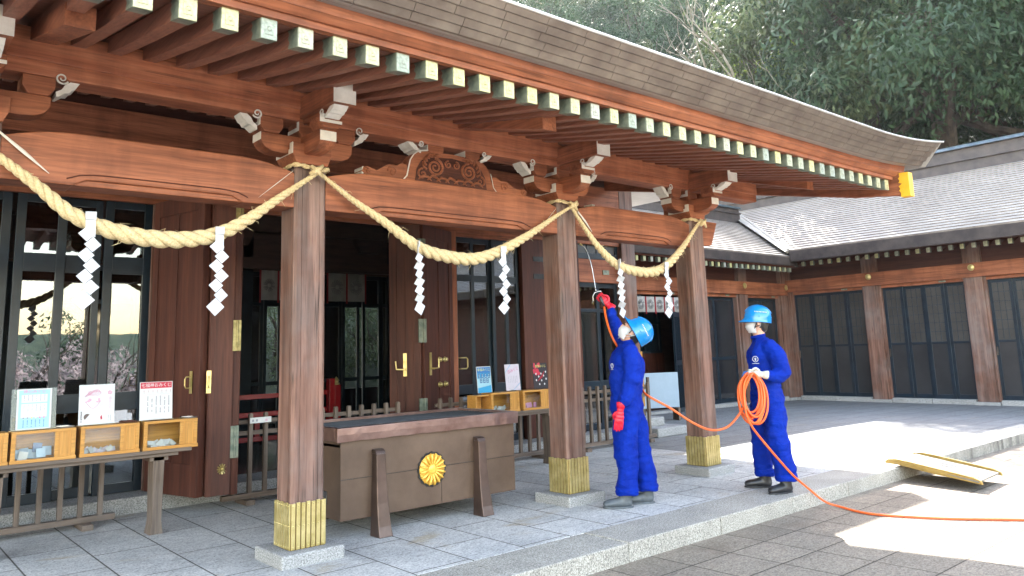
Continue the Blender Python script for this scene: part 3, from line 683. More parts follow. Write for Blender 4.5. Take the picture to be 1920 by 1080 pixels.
# side building: runs toward the camera along -Y; u = 5.45 - y
TW=Matrix.Translation((15.6,5.3,0))@Matrix.Rotation(R(-90),4,'Z')
wp=[.02,2.21,4.38,6.55,8.72,10.89,13.06]
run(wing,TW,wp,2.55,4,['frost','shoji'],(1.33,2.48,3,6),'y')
TG=Matrix.Translation((0,GY,0))
run(gal,TG,[7.3,9.55,11.55,13.60,15.42],2.47,2,['dimglass','dimglass'],None,'x',hide=((7.3,9.55),(9.55,11.55)))
mb=MB(); mb.box(15.9,16.0,-8.4,5.2,.1,3.3); build('inner_wall',mb,M['interior'],wing)
mb=MB(); mb.box(7.3,15.5,8.6,8.7,.0,3.4); mb.box(7.21,7.3,5.4,8.6,0,3.4); build('inner_wall',mb,M['interior'],gal)
mb=MB(); mb.box(7.3,15.5,5.45,8.6,3.3,3.4); build('inner_ceiling',mb,M['interior'],gal)
mb=MB(); mb.box(7.2,11.6,5.62,8.6,.0,.04); build('inner_floor',mb,M['interior'],gal)
# things inside the open bay: lattice door leaf, inner door, brown panelled wall
mb=MB(); T=Matrix.Translation((10.72,5.05,0))@Matrix.Rotation(R(20),4,'Z'); mb.T=T
mb.box(0,.05,0,.04,.03,2.1); mb.box(.55,.60,0,.04,.03,2.1)
for z in (.03,1.0,2.0): mb.box(.05,.55,0,.04,z,z+.10)
for i in range(8): mb.box(.1+i*.055,.115+i*.055,.012,.028,.1,2.0)
build('lattice_door',mb,M['black'],gal)
mb=MB(); mb.box(9.2,11.9,6.3,6.36,0,1.25)
for i in range(12): mb.box(9.95+i*.12,9.97+i*.12,6.28,6.3,.3,.9)
build('panelled_wall',mb,M['dark_z'],gal)
mb=MB(); 
for x in (9.3,9.8,10.3,10.8,11.3,11.8): mb.box(x-.03,x+.03,6.3,6.35,1.25,2.7)
for z in (1.25,1.9,2.6): mb.box(9.27,11.83,6.29,6.345,z,z+.06)
mb.box(9.27,11.83,6.40,6.42,1.25,2.9); build('inner_screen',mb,M['black'],gal)
# eaves + roofs
def eaverow(parent,T,u0,u1,ue,ze,name='x',p=.22,grain='y'):
    first=None; u=u0
    while u<u1:
        if first is None:
            first=bpy.data.objects.new('rafter',None); C.objects.link(first); first.parent=parent; first.matrix_local=T@Matrix.Translation((u,0,0))
            mb=MB(); mb.prism([(ue,ze),(0,ze+.35*abs(ue)),(0,ze+.09+.35*abs(ue)),(ue,ze+.09)],'x',-.034,.034); build('rafter_beam',mb,M['dark_'+grain],first)
            k=MB(); k.box(-.038,.038,ue-.012,ue+.05,ze-.004,ze+.094); build('rafter_cap',k,M['copper'],first)
            f=MB(); f.box(-.036,.036,ue-.016,ue-.012,ze-.002,ze+.092); f.box(-.02,.02,ue-.019,ue-.016,ze+.02,ze+.07); build('cap_face',f,M['capface'],first)
        else:
            c=copy_tree(first,parent); c.matrix_local=T@Matrix.Translation((u,0,0))
        u+=p
# wing: eave at x=14.2
eaverow(wing,TW,.9,13.4,-1.0,3.15,p=.215)
eaverow(gal,TG,7.4,14.6,-.85,3.03,p=.22)
def courses(parent,T,u0f,u1f,n,w0,z0,slope,step,m,name='roof_courses'):
    mb=MB(); mb.T=T
    for i in range(n):
        w=w0+step*i; z=z0+slope*step*i; a0,a1=u0f(w),u1f(w); b0,b1=u0f(w+step),u1f(w+step)
        # slab with a raised butt edge
        p=[(a0,w,z-.02),(a1,w,z-.02),(a1,w,z+.020),(a0,w,z+.020),(b0,w+step+.02,z+slope*step-.02),(b1,w+step+.02,z+slope*step-.02),(b1,w+step+.02,z+slope*step+.004),(b0,w+step+.02,z+slope*step+.004)]
        mb.add(p,[(0,1,2,3),(4,7,6,5),(3,2,6,7),(0,4,5,1),(0,3,7,4),(1,5,6,2)])
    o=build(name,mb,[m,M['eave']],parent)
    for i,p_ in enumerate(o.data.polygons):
        if i%6==0: p_.material_index=1  # butt faces darkened: shade line of each course put into the colour
    return o
# wing roof in TW frame: u=5.3-y, w=x-15.6 ; eave w=-1.4 (x=14.2) z=3.52, ridge w=2.4 (x=18) z=5.37
S=.487
def vu(w): return -1-(w+1.4)      # valley on the gallery side (u = 1 at eave -> shrinks)
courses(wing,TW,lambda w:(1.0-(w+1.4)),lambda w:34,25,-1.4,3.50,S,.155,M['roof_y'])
# gallery roof in TG frame: u=x, w=y-5.3 ; eave w=-1.0 (y=4.3) z=3.38
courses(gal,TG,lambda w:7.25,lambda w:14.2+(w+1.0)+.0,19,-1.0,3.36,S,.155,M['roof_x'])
# roof edges and boards under
mb=MB(); mb.T=TW; mb.prism([(-1.40,3.50),(-1.36,3.25),(-1.16,3.25),(-1.05,3.6)],'x',1.0,34); build('roof_edge',mb,M['eavedark'],wing)
mb=MB(); mb.T=TW; mb.prism([(-1.17,3.30),(-1.12,3.245),(-1.0,3.26),(-1.0,3.3)],'x',.7,34); mb.prism([(-1.05,3.26),(0,3.62),(0,3.66),(-1.05,3.30)],'x',.3,34); build('eave_board',mb,M['dark_y'],wing)
mb=MB(); mb.T=TG; mb.prism([(-1.0,3.35),(-.97,3.16),(-.88,3.16),(-.8,3.45)],'x',7.25,14.55); build('roof_edge',mb,M['eavedark'],gal)
mb=MB(); mb.T=TG; mb.prism([(-.90,3.20),(-.86,3.13),(-.8,3.15),(-.8,3.2)],'x',7.25,14.7); mb.prism([(-.9,3.13),(0,3.44),(0,3.48),(-.9,3.17)],'x',7.25,15.0); build('eave_board',mb,M['dark_x'],gal)
# valley flashing
mb=MB(); mb.add([(14.02,4.30,3.47),(14.38,4.30,3.54),(17.8,7.7,5.22),(17.4,7.9,5.20)],[(0,1,2,3)]); mb.tube([(14.22,4.32,3.50),(17.6,7.7,5.16)],.06,6); build('valley_flashing',mb,mk('pale_valley_flashing',(.24,.22,.19),(.32,.29,.25),4,.6),gal)
# ridges
mb=MB(); mb.T=TW; mb.box(-4.5,34,2.42,2.80,5.35,5.62); mb.box(-4.5,34,2.36,2.86,5.62,5.66); mb.box(-4.5,34,2.44,2.78,5.66,5.93); o=build('ridge_box',mb,M['eavedark'],wing)
mb=MB(); mb.T=TW; mb.prism([(2.34,5.93),(2.88,5.93),(2.84,6.0),(2.61,6.07),(2.38,6.0)],'x',-4.6,34); build('ridge_cap',mb,M['bluecopper'],wing)
mb=MB(); mb.T=TG; mb.box(7.3,16.9,1.95,2.3,4.80,5.05); mb.box(7.3,16.9,1.9,2.35,5.05,5.09); mb.box(7.3,16.9,1.97,2.28,5.09,5.2); o=build('ridge_box',mb,M['eavedark'],gal)
mb=MB(); mb.T=TG; mb.prism([(1.88,5.2),(2.38,5.2),(2.3,5.27),(2.12,5.32),(1.95,5.27)],'x',7.3,16.95); build('ridge_cap',mb,M['bluecopper'],gal)
mb=MB(); mb.T=TW; mb.prism([(2.6,5.3),(6.4,3.5),(6.4,3.4),(2.6,5.2)],'x',-4.5,34); build('rear_roof',mb,M['roof_y'],wing)
mb=MB(); mb.T=TG; mb.prism([(2.1,4.9),(5.1,3.4),(5.1,3.3),(2.1,4.8)],'x',7.3,17.4); build('rear_roof',mb,M['roof_x'],gal)
mb=MB(); mb.T=TW; mb.box(-3,34,.4,6.0,.0,3.4); 
build('rear_wall',mb,M['dark_y'],wing)
mb=MB(); mb.T=TW; mb.box(13.3,34,0,.3,0,3.4); build('outer_wall',mb,M['dark_y'],wing)
# ================================================================== ROPES AND PAPER STREAMERS
def strawmat():
    m,n,l,b=base('straw_rope',.75,0,.2); v=coords(n,l,(1,1,1)); f=noi(n,l,v,90,4,.7); r=ramp(n,[(.3,(.40,.295,.14)),(.6,(.66,.53,.31))]); l.new(f,r.inputs[0]); l.new(r.outputs[0],b.inputs['Base Color'])
    bump(n,l,b,noi(n,l,v,260,2),.5,.003); return m
M['straw']=strawmat()
def catm(pts,n):
    P=[Vector(p) for p in pts]; P=[P[0]*2-P[1]]+P+[P[-1]*2-P[-2]]; out=[]
    segs=len(P)-3
    for i in range(n+1):
        t=i/n*segs; k=min(int(t),segs-1); u=t-k; a,b_,c,d=P[k:k+4]
        out.append(.5*((2*b_)+(-a+c)*u+(2*a-5*b_+4*c-d)*u*u+(-a+3*b_-3*c+d)*u**3))
    return out
def rope(name,label,pts,rmax,rmin,group):
    e=empty(name,label,'rope',group=group); n=240; path=catm(pts,n)
    S=[0]
    for a,b_ in zip(path,path[1:]): S.append(S[-1]+(b_-a).length)
    L=S[-1]; rad=[rmin+(rmax-rmin)*max(0,math.sin(PI*s/L))**1.5 for s in S]
    for k in range(3):
        mb=MB(); ph=0; pts2=[]; rr=[]
        for i,p in enumerate(path):
            t=(path[min(i+1,n)]-path[max(i-1,0)]).normalized(); y=Vector((0,1,0)); a=t.cross(y).normalized(); b_=a.cross(t).normalized()
            if i: ph+=(S[i]-S[i-1])/(rad[i]*5.6)*2*PI
            q=-ph+2*PI*k/3; r=rad[i]; pts2.append(p+a*math.cos(q)*r*.50+b_*math.sin(q)*r*.50); rr.append(r*.60)
        mb.tube(pts2,rr,9); build('strand',mb,M['straw'],e,smooth=True)
    mb=MB(); rnd=random.Random(len(pts)+int(rmax*1000)+int(pts[0][0]*7))
    for i in range(70):
        j=rnd.randrange(5,n-5); p=path[j]; d=Vector((rnd.uniform(-1,1),rnd.uniform(-1,.3),rnd.uniform(-1,1))).normalized(); r=rad[j]
        a=p+d*r*.9; mb.tube([a,a+d*.02+Vector((rnd.uniform(-.02,.02),0,rnd.uniform(-.01,.01))),a+d*.025+Vector((rnd.uniform(-.05,.05),0,rnd.uniform(-.035,.01)))],[.0018,.0014,.0006],4)
    o=build('loose_straw',mb,M['straw'],e); o['kind']='stuff'
    return e
RG='straw ropes strung between the porch pillars'
RY=-.075
rope('straw_rope','thick twisted straw rope strung across the left bay between the first two pillars',[(x,RY,z) for x,z in [(-2.02,2.73),(-1.79,2.57),(-1.59,2.42),(-1.40,2.27),(-1.14,2.185),(-.87,2.165),(-.6,2.21),(-.38,2.33),(-.12,2.53),(.14,2.725)]],.052,.016,RG)
rope('straw_rope','twisted straw rope hanging over the offertory chest, strung between the second and third pillars',[(x,RY,z) for x,z in [(.14,2.725),(.40,2.56),(.70,2.40),(1.0,2.23),(1.28,2.172),(1.55,2.17),(1.83,2.255),(2.15,2.41),(2.46,2.59),(2.70,2.72)]],.050,.014,RG)
rope('straw_rope','twisted straw rope hanging above the reaching worker, strung between the third and fourth pillars',[(x,RY,z) for x,z in [(2.70,2.72),(2.88,2.52),(3.07,2.34),(3.33,2.19),(3.73,2.145),(4.03,2.215),(4.32,2.41),(4.55,2.62),(4.72,2.77)]],.048,.015,RG)
def tie_knot(px,label):
    e=empty('rope_tie',label,'rope tie',group='rope ties round the pillar tops'); c=px+PW/2
    for k in range(2):
        mb=MB(); pts=[]
        base_=[(px+PW*.62,-.06,2.735),(px+PW*.3,-.035,2.765),(px-.012,-.014,2.775),(px-.02,PW*.5,2.77),(px-.01,PW+.012,2.76),(px+PW*.5,PW+.02,2.76),(px+PW+.012,PW,2.76),(px+PW+.02,PW*.4,2.765),(px+PW+.005,-.02,2.77),(px+PW*.7,-.06,2.74)]
        pp=catm(base_,70)
        for i,p in enumerate(pp):
            q=i*.55+PI*k; pts.append(p+Vector((.006*math.cos(q),.006*math.cos(q),.009*math.sin(q))))
        mb.tube(pts,.010,6); build('strand',mb,M['straw'],e,smooth=True)
    mb=MB(); mb.tube([(c-.05,-.085,2.70),(c,-.10,2.735),(c+.05,-.085,2.775)],[.015,.021,.012],8); mb.tube([(c+.05,-.085,2.69),(c,-.105,2.725),(c-.04,-.08,2.765)],[.012,.018,.012],8)
    build('knot',mb,M['straw'],e,smooth=True)
tie_knot(PXS[1],'straw cord tied round the top of the second pillar, nearest pillar'); tie_knot(PXS[2],'straw cord tied round the top of the third pillar, above the wall hatch'); tie_knot(PXS[3],'straw cord tied round the top of the fourth, farthest pillar')
M['paper']=mk('white_paper',(.44,.45,.48),(.52,.53,.56),6,.6,bs=.03)
def shide(x,z,label,ang=0,sc=1.0,flip=1,curled=False):
    e=empty('paper_streamer',label,'paper streamer',(x,RY-.062,z),ang,'zigzag paper streamers hanging from the ropes')
    mb=MB(); mb.prism([(-.026,.012),(.026,.03),(.03,-.10),(-.022,-.11)],'y',.006,.009)
    mb.prism([(-.030,.045),(.028,.048),(.028,.0),(-.028,-.0)],'y',-.004,.004); build('paper_band',mb,M['paper'],e)
    mb=MB(); z0=-.085; n=7; st=.062
    for i in range(n):
        s=.045 if i<n-1 else .058
        cx=(.016 if i%2 else -.016)*flip; cz=z0-st*i-(.012 if i==n-1 else 0); yy=-.004*(i%2)
        rn=random.Random(i*7+int(x*100)); tw=rn.uniform(-.10,.10)
        if curled:
            a=(.9 if i%2 else -1.0)+rn.uniform(-.2,.3); T=Matrix.Translation((cx*.6,yy,cz))@Matrix.Rotation(a,4,'Z')@Matrix.Rotation(.25*(1 if i%2 else -1),4,'Y')
        else: T=Matrix.Translation((cx,yy,cz))@Matrix.Rotation(tw,4,'Z')@Matrix.Rotation(tw*.5,4,'X')
        mb.T=T; mb.prism([(0,s),(s*1.02,0),(0,-s),(-s*1.02,0)],'y',-.0012,.0012)
    mb.T=None
    build('folded_strip',mb,M['paper'],e); return e
shide(-1.325,2.245,'zigzag paper streamer on the left rope, in front of the glass doors',flip=1)
shide(-.575,2.215,'zigzag paper streamer on the left rope, in front of the folded brown door')
shide(.955,2.225,'zigzag paper streamer seen almost edge-on above the offertory chest',ang=R(68),curled=True)
shide(1.81,2.235,'zigzag paper streamer hanging above the blue poster')
shide(3.265,2.205,'twisted edge-on paper streamer beside the raised red glove',ang=R(60),curled=True)
shide(3.985,2.21,'zigzag paper streamer just left of the fourth pillar')
def whitecord(a,b_,label,w0=.004,w1=.011):
    mb=MB(); mb.tube([(a[0],-.004,a[1]),((a[0]+b_[0])/2,-.008,(a[1]+b_[1])/2),(b_[0],-.004,b_[1])],[w1*.6,w1,w0*.5],5); tag(build('white_cord',mb,M['white']),label,'cord',group='thin white cords lying across the tie beams')
whitecord((-1.80,2.74),(-1.53,2.52),'thin white cord across the left tie beam near the picture edge'); whitecord((-.02,2.73),(-.27,2.51),'hair-thin white cord left of the second pillar top',.001,.003)
whitecord((.18,2.74),(.56,2.52),'thin white cord right of the second pillar top'); whitecord((2.86,2.70),(3.04,2.52),'thin white cord right of the third pillar top'); whitecord((2.57,2.70),(2.38,2.52),'hair-thin pale cord left of the third pillar top',.001,.0022)

# ================================================================== OFFERTORY CHEST
M['leg_brown']=mk('brown_sheet_metal_leg',(.066,.042,.033),(.11,.072,.058),4,.3,.5,.2,fine=6)
e=empty('offertory_chest','large brown metal clad offertory chest with a gold chrysanthemum crest and slatted top','offertory chest',(1.56,.98,0))
def L(mb,dx=1.56,dy=.98): mb.v=[(x-dx,y-dy,z) for x,y,z in mb.v]; return mb
mb=MB(); mb.box(.665,2.45,.56,1.40,.145,.77); build('chest_body',L(mb),M['brown'],e,bevel=.004)
mb=MB(); 
for z in (.452,):
    mb.box(.663,2.452,.556,.561,z,z+.004)
for x in (1.62,2.02): mb.box(x,x+.003,.5575,.5605,.15,.452)
build('sheet_seam',L(mb),M['iron'],e)
mb=MB(); x0,x1,y0,y1=.615,2.475,.52,1.44
rnd=random.Random(4); nn=26; vs=[];fs=[]
for i in range(nn+1):
    x=x0+(x1-x0)*i/nn; j=rnd.uniform(-.004,.004); k=rnd.uniform(-.003,.003)
    vs+=[(x,y0+.004+j,.745+k),(x,y0+j*.5,.80),(x,y0+.002,.852),(x,y0+.05,.855),(x,y0+.05,.75)]
for i in range(nn):
    for k in range(5): fs.append((i*5+k,i*5+(k+1)%5,(i+1)*5+(k+1)%5,(i+1)*5+k))
fs+=[(0,1,2,3,4),tuple(nn*5+k for k in range(5))]
mb.add(vs,fs); mb.box(x0,x1,y1-.05,y1,.75,.855); mb.box(x0,x0+.05,y0+.05,y1-.05,.75,.853); mb.box(x1-.05,x1,y0+.05,y1-.05,.75,.853)
build('chest_rim',L(mb),M['rim'],e,bevel=.003)
mb=MB()
for i in range(19):
    y=y0+.075+i*.0435; mb.prism([(y,.80),(y+.016,.835),(y+.032,.80)],'x',x0+.05,x1-.05)
mb.box(x0+.05,x1-.05,y0+.05,y1-.05,.70,.72)
build('slatted_top',L(mb),M['iron'],e)
for cx in (.985,2.015):
    for yy,s in ((.56,-1),(1.40,1)):
        mb=MB(); y=yy
        P=[(-.042,.63),(-.045,.42),(-.052,.25),(-.058,.08),(-.062,.0)]
        vs=[];fs=[]
        for (hx,z),d in zip(P,(.075,.085,.10,.128,.15)):
            vs+=[(cx+hx,y,z),(cx-hx,y,z),(cx-hx,y+s*d,z),(cx+hx,y+s*d,z)]
        for i in range(4):
            for k in range(4): fs.append((i*4+k,i*4+(k+1)%4,(i+1)*4+(k+1)%4,(i+1)*4+k))
        fs+=[(0,1,2,3),(16,17,18,19)]
        mb.add(vs,fs); mb.prism([(y,.63),(y+s*.075,.63),(y+s*.06,.655),(y+s*.02,.665),(y,.665)],'x',cx-.045,cx+.045)
        build('leg',L(mb),M['leg_brown'],e,bevel=.006)
# chrysanthemum crest
mb=MB(); cx,cz=1.52,.44; r=.132
for i in range(16):
    a=i*PI/8+.12; T=Matrix.Translation((cx,.548,cz))@Matrix.Rotation(-a,4,'Y')
    mb.T=T; mb.tube([(.03,0,0),(.06,-.006,0),(.095,-.008,0),(.118,-.004,0),(.130,.004,0)],[(.007,.009),(.015,.010),(.0235,.012),(.0225,.010),(.009,.006)],8)
mb.T=None; mb.lathe([(.001,-.014),(.02,-.012),(.045,-.006),(.05,.01)],(cx,.545,cz),'Y',16)
mb.lathe([(.001,.5495),(.126,.5495),(.126,.556)],(cx,0,cz),'Y',48)
cr=build('chrysanthemum_crest',L(mb),M['gold'],e,smooth=True)
mb=MB(); T=Matrix.Translation((cx,.555,cz)); 
pts=[]
for i in range(64):
    a=i*2*PI/64; rr=.143+.005*math.cos(16*(a)); pts.append((cx+rr*math.cos(a),cz+rr*math.sin(a)))
mb.prism(pts,'y',.5535,.5605); build('crest_backing',L(mb),M['iron'],e)
mb=MB(); mb.tube([(.66,.80,.22),(.63,.80,.22),(.62,.84,.20),(.63,.88,.22),(.66,.88,.22)],.005,6); mb.obox((.662,.84,.30),(.003,.06,.05)); build('side_latch',L(mb),M['steel'],e)

# ================================================================== BENCHES, DISPLAY BOXES, POSTERS
def bench(x0,x1,y0,y1,legs,label):
    e=empty('display_bench',label,'bench',((x0+x1)/2,(y0+y1)/2,0),0,'display benches before the doors'); dx,dy=e.location.x,e.location.y
    mb=MB(); mb.box(x0,x1,y0,y1,.655,.685); mb.box(x0+.12,x1-.10,y0+.03,y1-.03,.625,.655); build('bench_top',L(mb,dx,dy),M['old_x'],e,bevel=.004)
    for x in legs:
        mb=MB(); mb.prism([(x-.045,.625),(x+.045,.625),(x+.038,.1),(x+.055,.0),(x-.055,.0),(x-.038,.1)],'y',y0+.05,y1-.04)
        mb.box(x-.075,x+.075,y0+.05,y1-.04,.59,.625); build('leg',L(mb,dx,dy),M['old_z'],e,bevel=.004)
    return e
bench(-2.6,-.02,1.93,2.17,(-2.45,-1.42,-.27),'long weathered plank bench carrying display boxes before the left glass doors')
bench(3.22,4.62,2.16,2.40,(3.38,4.50),'weathered plank bench carrying two display boxes behind the offertory chest')
def dbox(x,y,label,clear=True):
    e=empty('display_box',label,'display box',(x,y,.686),0,'honey wood display boxes'); w,h,d=.435,.235,.19; t=.012
    mb=MB(); mb.box(0,w,0,d,0,t); mb.box(0,w,0,d,h-t,h); mb.box(0,t,0,d,t,h-t); mb.box(w-t,w,0,d,t,h-t); build('box_case',mb,M['honey_x'],e,bevel=.002)
    mb=MB(); mb.box(t,w-t,d-.008,d-.001,t,h-t); build('back_board',mb,M['honey_x'],e)
    mb=MB(); mb.box(0,.03,-.008,.0,0,h); mb.box(w-.03,w,-.008,0,0,h); mb.box(.03,w-.03,-.008,0,h-.022,h); mb.box(-.006,w+.006,-.016,0,-.006,.024); mb.box(.290,.318,-.008,0,.024,h-.022); build('front_frame',mb,M['honey_x'],e,bevel=.002)
    mb=MB(); mb.box(.318,w-.03,-.003,.004,.024,h-.022); mb.box(.335,w-.045,-.005,-.003,.04,h-.04); build('side_door',mb,M['honey_z'],e,bevel=.001)
    mb=MB(); mb.box(.03,.29,.001,.004,.024,h-.022); build('glass_front',mb,M['clear'],e)
    return e
B=[(-1.80,1.965,'honey wood display box cut by the left picture edge'),(-1.345,1.965,'honey wood display box holding pale blue packets, under the pale blue poster'),(-.875,1.965,'honey wood display box holding clear wrapped charms, under the pink sketch poster'),(-.405,1.965,'honey wood display box holding white paper slips, under the red headed poster'),(3.50,2.19,'honey wood display box holding grey white packets, under the blue poster'),(4.0,2.19,'honey wood display box holding pink packets, under the black and red poster')]
for b_ in B: dbox(*b_)
mb=MB(); mb.box(3.28,3.48,2.20,2.37,.686,.70); mb.box(3.28,3.48,2.20,2.37,.89,.905); mb.box(3.28,3.295,2.20,2.37,.70,.89); mb.box(3.295,3.48,2.355,2.365,.70,.89)
tag(build('small_wooden_case',mb,M['honey_x'],bevel=.002),'small open wooden case left of the grey packets box','wooden case')
def colmat(name,c,rough=.45,em=0):
    if name in M: return M[name]
    M[name]=mk(name,tuple(x*.66 for x in c),tuple(x*.72 for x in c),5,rough,bs=.02); return M[name]
def packets(x,y,specs,label,w,h,cat='packets',parts='packet'):
    e=empty('packet_pile',label,'packet pile',(x,y,.70),0,'packets inside the display boxes'); rnd=random.Random(int(x*100))
    for i,(c,px,a,hh) in enumerate(specs):
        mb=MB(); mb.T=Matrix.Translation((px,rnd.uniform(.03,.10),hh))@Matrix.Rotation(a,4,'Y')@Matrix.Rotation(rnd.uniform(-.5,.1),4,'X'); mb.box(-w/2,w/2,-.004,.004,-h/2,h/2)
        build(parts,mb,M[c],e)
    return e
colmat('pale_blue_wrap',(.55,.70,.85),.3); colmat('dark_blue_wrap',(.10,.16,.30),.3); colmat('white_card',(.85,.85,.85),.4); colmat('pink_wrap',(.85,.40,.62),.35); colmat('grey_wrap',(.55,.56,.57),.3); colmat('lilac_wrap',(.66,.58,.68),.25)
packets(-1.345,1.99,[('pale_blue_wrap',.06,.05,.045),('pale_blue_wrap',.105,-.08,.05),('pale_blue_wrap',.16,.1,.04),('white_card',.09,.2,.03),('pale_blue_wrap',.21,-.05,.045),('pale_blue_wrap',.255,.03,.055),('dark_blue_wrap',.19,.12,.085)],'pale blue paper packets with one dark blue packet, in a glass fronted box',.062,.07)
packets(-.875,1.99,[('lilac_wrap' if i%2 else 'grey_wrap',.05+.022*i,random.Random(i).uniform(-1.2,1.2),.018+.012*math.sin(i)) for i in range(10)],'heap of clear wrapped lilac grey charms in the middle box of the left bench',.05,.035)
packets(-.405,1.99,[('white_card',.05+.019*i,random.Random(i+9).uniform(-.9,.9),.025+.014*math.sin(i*1.7)) for i in range(12)],'heap of white printed paper slips in the box below the red headed poster',.06,.035)
packets(3.50,2.21,[('grey_wrap' if i%3 else 'white_card',.04+.022*i,random.Random(i+3).uniform(-1,1),.025+.012*math.sin(i*2)) for i in range(11)],'heap of grey white packets spilling in the box behind the chest',.06,.04)
packets(4.0,2.21,[('pink_wrap',.06+.052*i,random.Random(i+5).uniform(-.5,.5),.035) for i in range(5)],'pink paper packets in the right box on the far bench',.045,.06)
def text(parent,s,size,loc,m,rot=(R(90),0,0),name='lettering',ext=.0006,vert=False,sx=1):
    c=bpy.data.curves.new('t','FONT'); c.body='\n'.join(s) if vert else s; c.size=size; c.extrude=ext; c.align_x='CENTER'; c.align_y='CENTER'; c.space_line=.95 if vert else 1; c.resolution_u=3
    o=bpy.data.objects.new('t',c); C.objects.link(o); dg=bpy.context.evaluated_depsgraph_get(); me=bpy.data.meshes.new_from_object(o.evaluated_get(dg)); bpy.data.objects.remove(o)
    me.materials.clear(); me.materials.append(m); q=bpy.data.objects.new(name,me); C.objects.link(q); q.location=loc; q.rotation_euler=rot; q.scale=(sx,1,1)
    if parent: q.parent=parent
    return q
colmat('poster_cyan',(.42,.74,.88)); colmat('poster_pale',(.80,.82,.86)); colmat('poster_pink',(.86,.28,.50)); colmat('poster_lilac',(.80,.74,.84)); colmat('poster_red',(.70,.02,.06)); colmat('ink',(.06,.06,.08)); colmat('softink',(.35,.36,.42)); colmat('deep_blue',(.02,.22,.60)); colmat('mid_blue',(.03,.42,.80)); colmat('navy_ink',(.02,.10,.32)); colmat('lemon',(.85,.80,.25)); colmat('poster_black',(.02,.012,.018)); colmat('hair_brown_ink',(.15,.10,.09)); colmat('sky_stripe',(.42,.62,.85))
def poster(x,y,w,h,label,face,draw,acr=0.0,tilt=0):
    e=empty('poster_stand',label,'poster',(x,y,.925),tilt,'posters standing on the display boxes'); e.rotation_euler=(R(-5),0,tilt)
    mb=MB(); mb.box(-acr,w+acr,.004,.007,0,h); mb.box(-acr,w+acr,-.03,.004,0,.003)
    build('acrylic_stand',mb,M['clear'],e)
    mb=MB(); mb.box(0,w,0,.003,.004,h-.004); build('poster_sheet',mb,M[face],e)
    draw(e,w,h); return e
def rect(e,x0,x1,z0,z1,m,k=1,name='printed_shape'):
    mb=MB(); mb.box(x0,x1,-.0006*k,-.0001,z0,z1); return build(name,mb,M[m],e)
def multi(e,rs,m,k=2,name='printed_marks'):
    mb=MB(); [mb.box(a,b_,-.0006*k,-.0001,c,d) for a,b_,c,d in rs]; o=build(name,mb,M[m],e); return o
def columns(rnd,x0,x1,z0,z1,n,w,seg=.006):
    out=[]
    for i in range(n):
        x=x0+(x1-x0)*(i+.5)/n; z=z1
        while z>z0+seg:
            s=seg*rnd.uniform(.6,1.2)
            if rnd.random()<.85: out.append((x-w*rnd.uniform(.3,.5),x+w*rnd.uniform(.3,.5),z-s,z))
            z-=s+.0025
    return out
def d1(e,w,h):
    rect(e,.012,w-.012,.012,h-.012,'poster_cyan'); rect(e,.03,w-.03,h*.66,h*.85,'poster_pale',2); rect(e,.03,w-.03,h*.30,h*.63,'poster_pale',1.6)
    text(e,'神心みくじ',.031,(w/2,-.0016,h*.92),M['poster_pink'])
    r=random.Random(1); multi(e,columns(r,.035,w-.035,h*.68,h*.84,6,.006),'softink',3); multi(e,columns(r,.035,w-.035,h*.44,h*.61,6,.005),'softink',3); multi(e,columns(r,.035,w-.035,h*.06,h*.24,6,.006),'deep_blue',3)
    for i,c in enumerate(('softink','softink','lemon','poster_pale','poster_pink','poster_pink')): 
        mb=MB(); mb.ell((.035+(w-.07)*(i+.5)/6,-.001,h*.29),(.007,.001,.006),nu=10,nv=5); build('printed_dot',mb,M[c],e)
poster(-1.315,2.02,.235,.315,'pale blue fortune poster in a crinkled clear sleeve, left of the other two','poster_pale',d1,acr=.035)
def d2(e,w,h):
    mb=MB(); r=random.Random(2)
    for k in range(3):
        pts=[(w*.38+.06*math.cos(t/14*5+k)*(1-.2*k),-.0012,h*.76+.022*math.sin(t/14*7+k*1.3)+.008*k) for t in range(22)]; mb.tube(pts,.0011,4)
    mb.tube([(w*.2+.05*t/10,-.0012,h*.56-.05*math.sin(PI*t/20)) for t in range(21)],.0014,4); build('line_drawing',mb,M['poster_lilac' if 0 else 'poster_pink'],e)
    for cx in (.26,.56):
        mb=MB(); [mb.ell((w*cx+r.uniform(-.018,.018),-.001,h*.60+r.uniform(-.012,.012)),(.008,.0012,.006),nu=8,nv=4) for _ in range(9)]; build('flower_cluster',mb,colmat('soft_pink',(.86,.50,.66)),e)
    mb=MB(); [mb.ell((w*.86+.011*math.cos(a*2*PI/5+.3),-.001,h*.78+.011*math.sin(a*2*PI/5+.3)),(.008,.0012,.008),nu=8,nv=4) for a in range(5)]; build('flower_mark',mb,M['soft_pink'],e)
    text(e,'恋みくじ',.026,(w*.87,-.0014,h*.52),M['soft_pink'],vert=True)
    mb=MB(); mb.prism([(w*.24+.026*math.cos(a),h*.20+.026*math.sin(a)) for a in [R(50+i*18) for i in range(11)]],'y',-.0016,-.0002); build('fan_shape',mb,M['hair_brown_ink'],e)
    multi(e,columns(random.Random(6),.012,.028,.02,h*.34,1,.012),'ink',2); multi(e,columns(random.Random(7),w*.80,w*.92,.02,h*.22,2,.006),'softink',2)
    mb=MB(); mb.prism([(w*.60,.06),(w*.64,.075),(w*.66,.045),(w*.62,.035)],'y',-.0016,-.0002); build('ribbon_mark',mb,M['poster_red'],e)
poster(-.885,2.03,.265,.325,'white poster with pink line sketches, between the pale blue and red headed posters','poster_pale',d2)
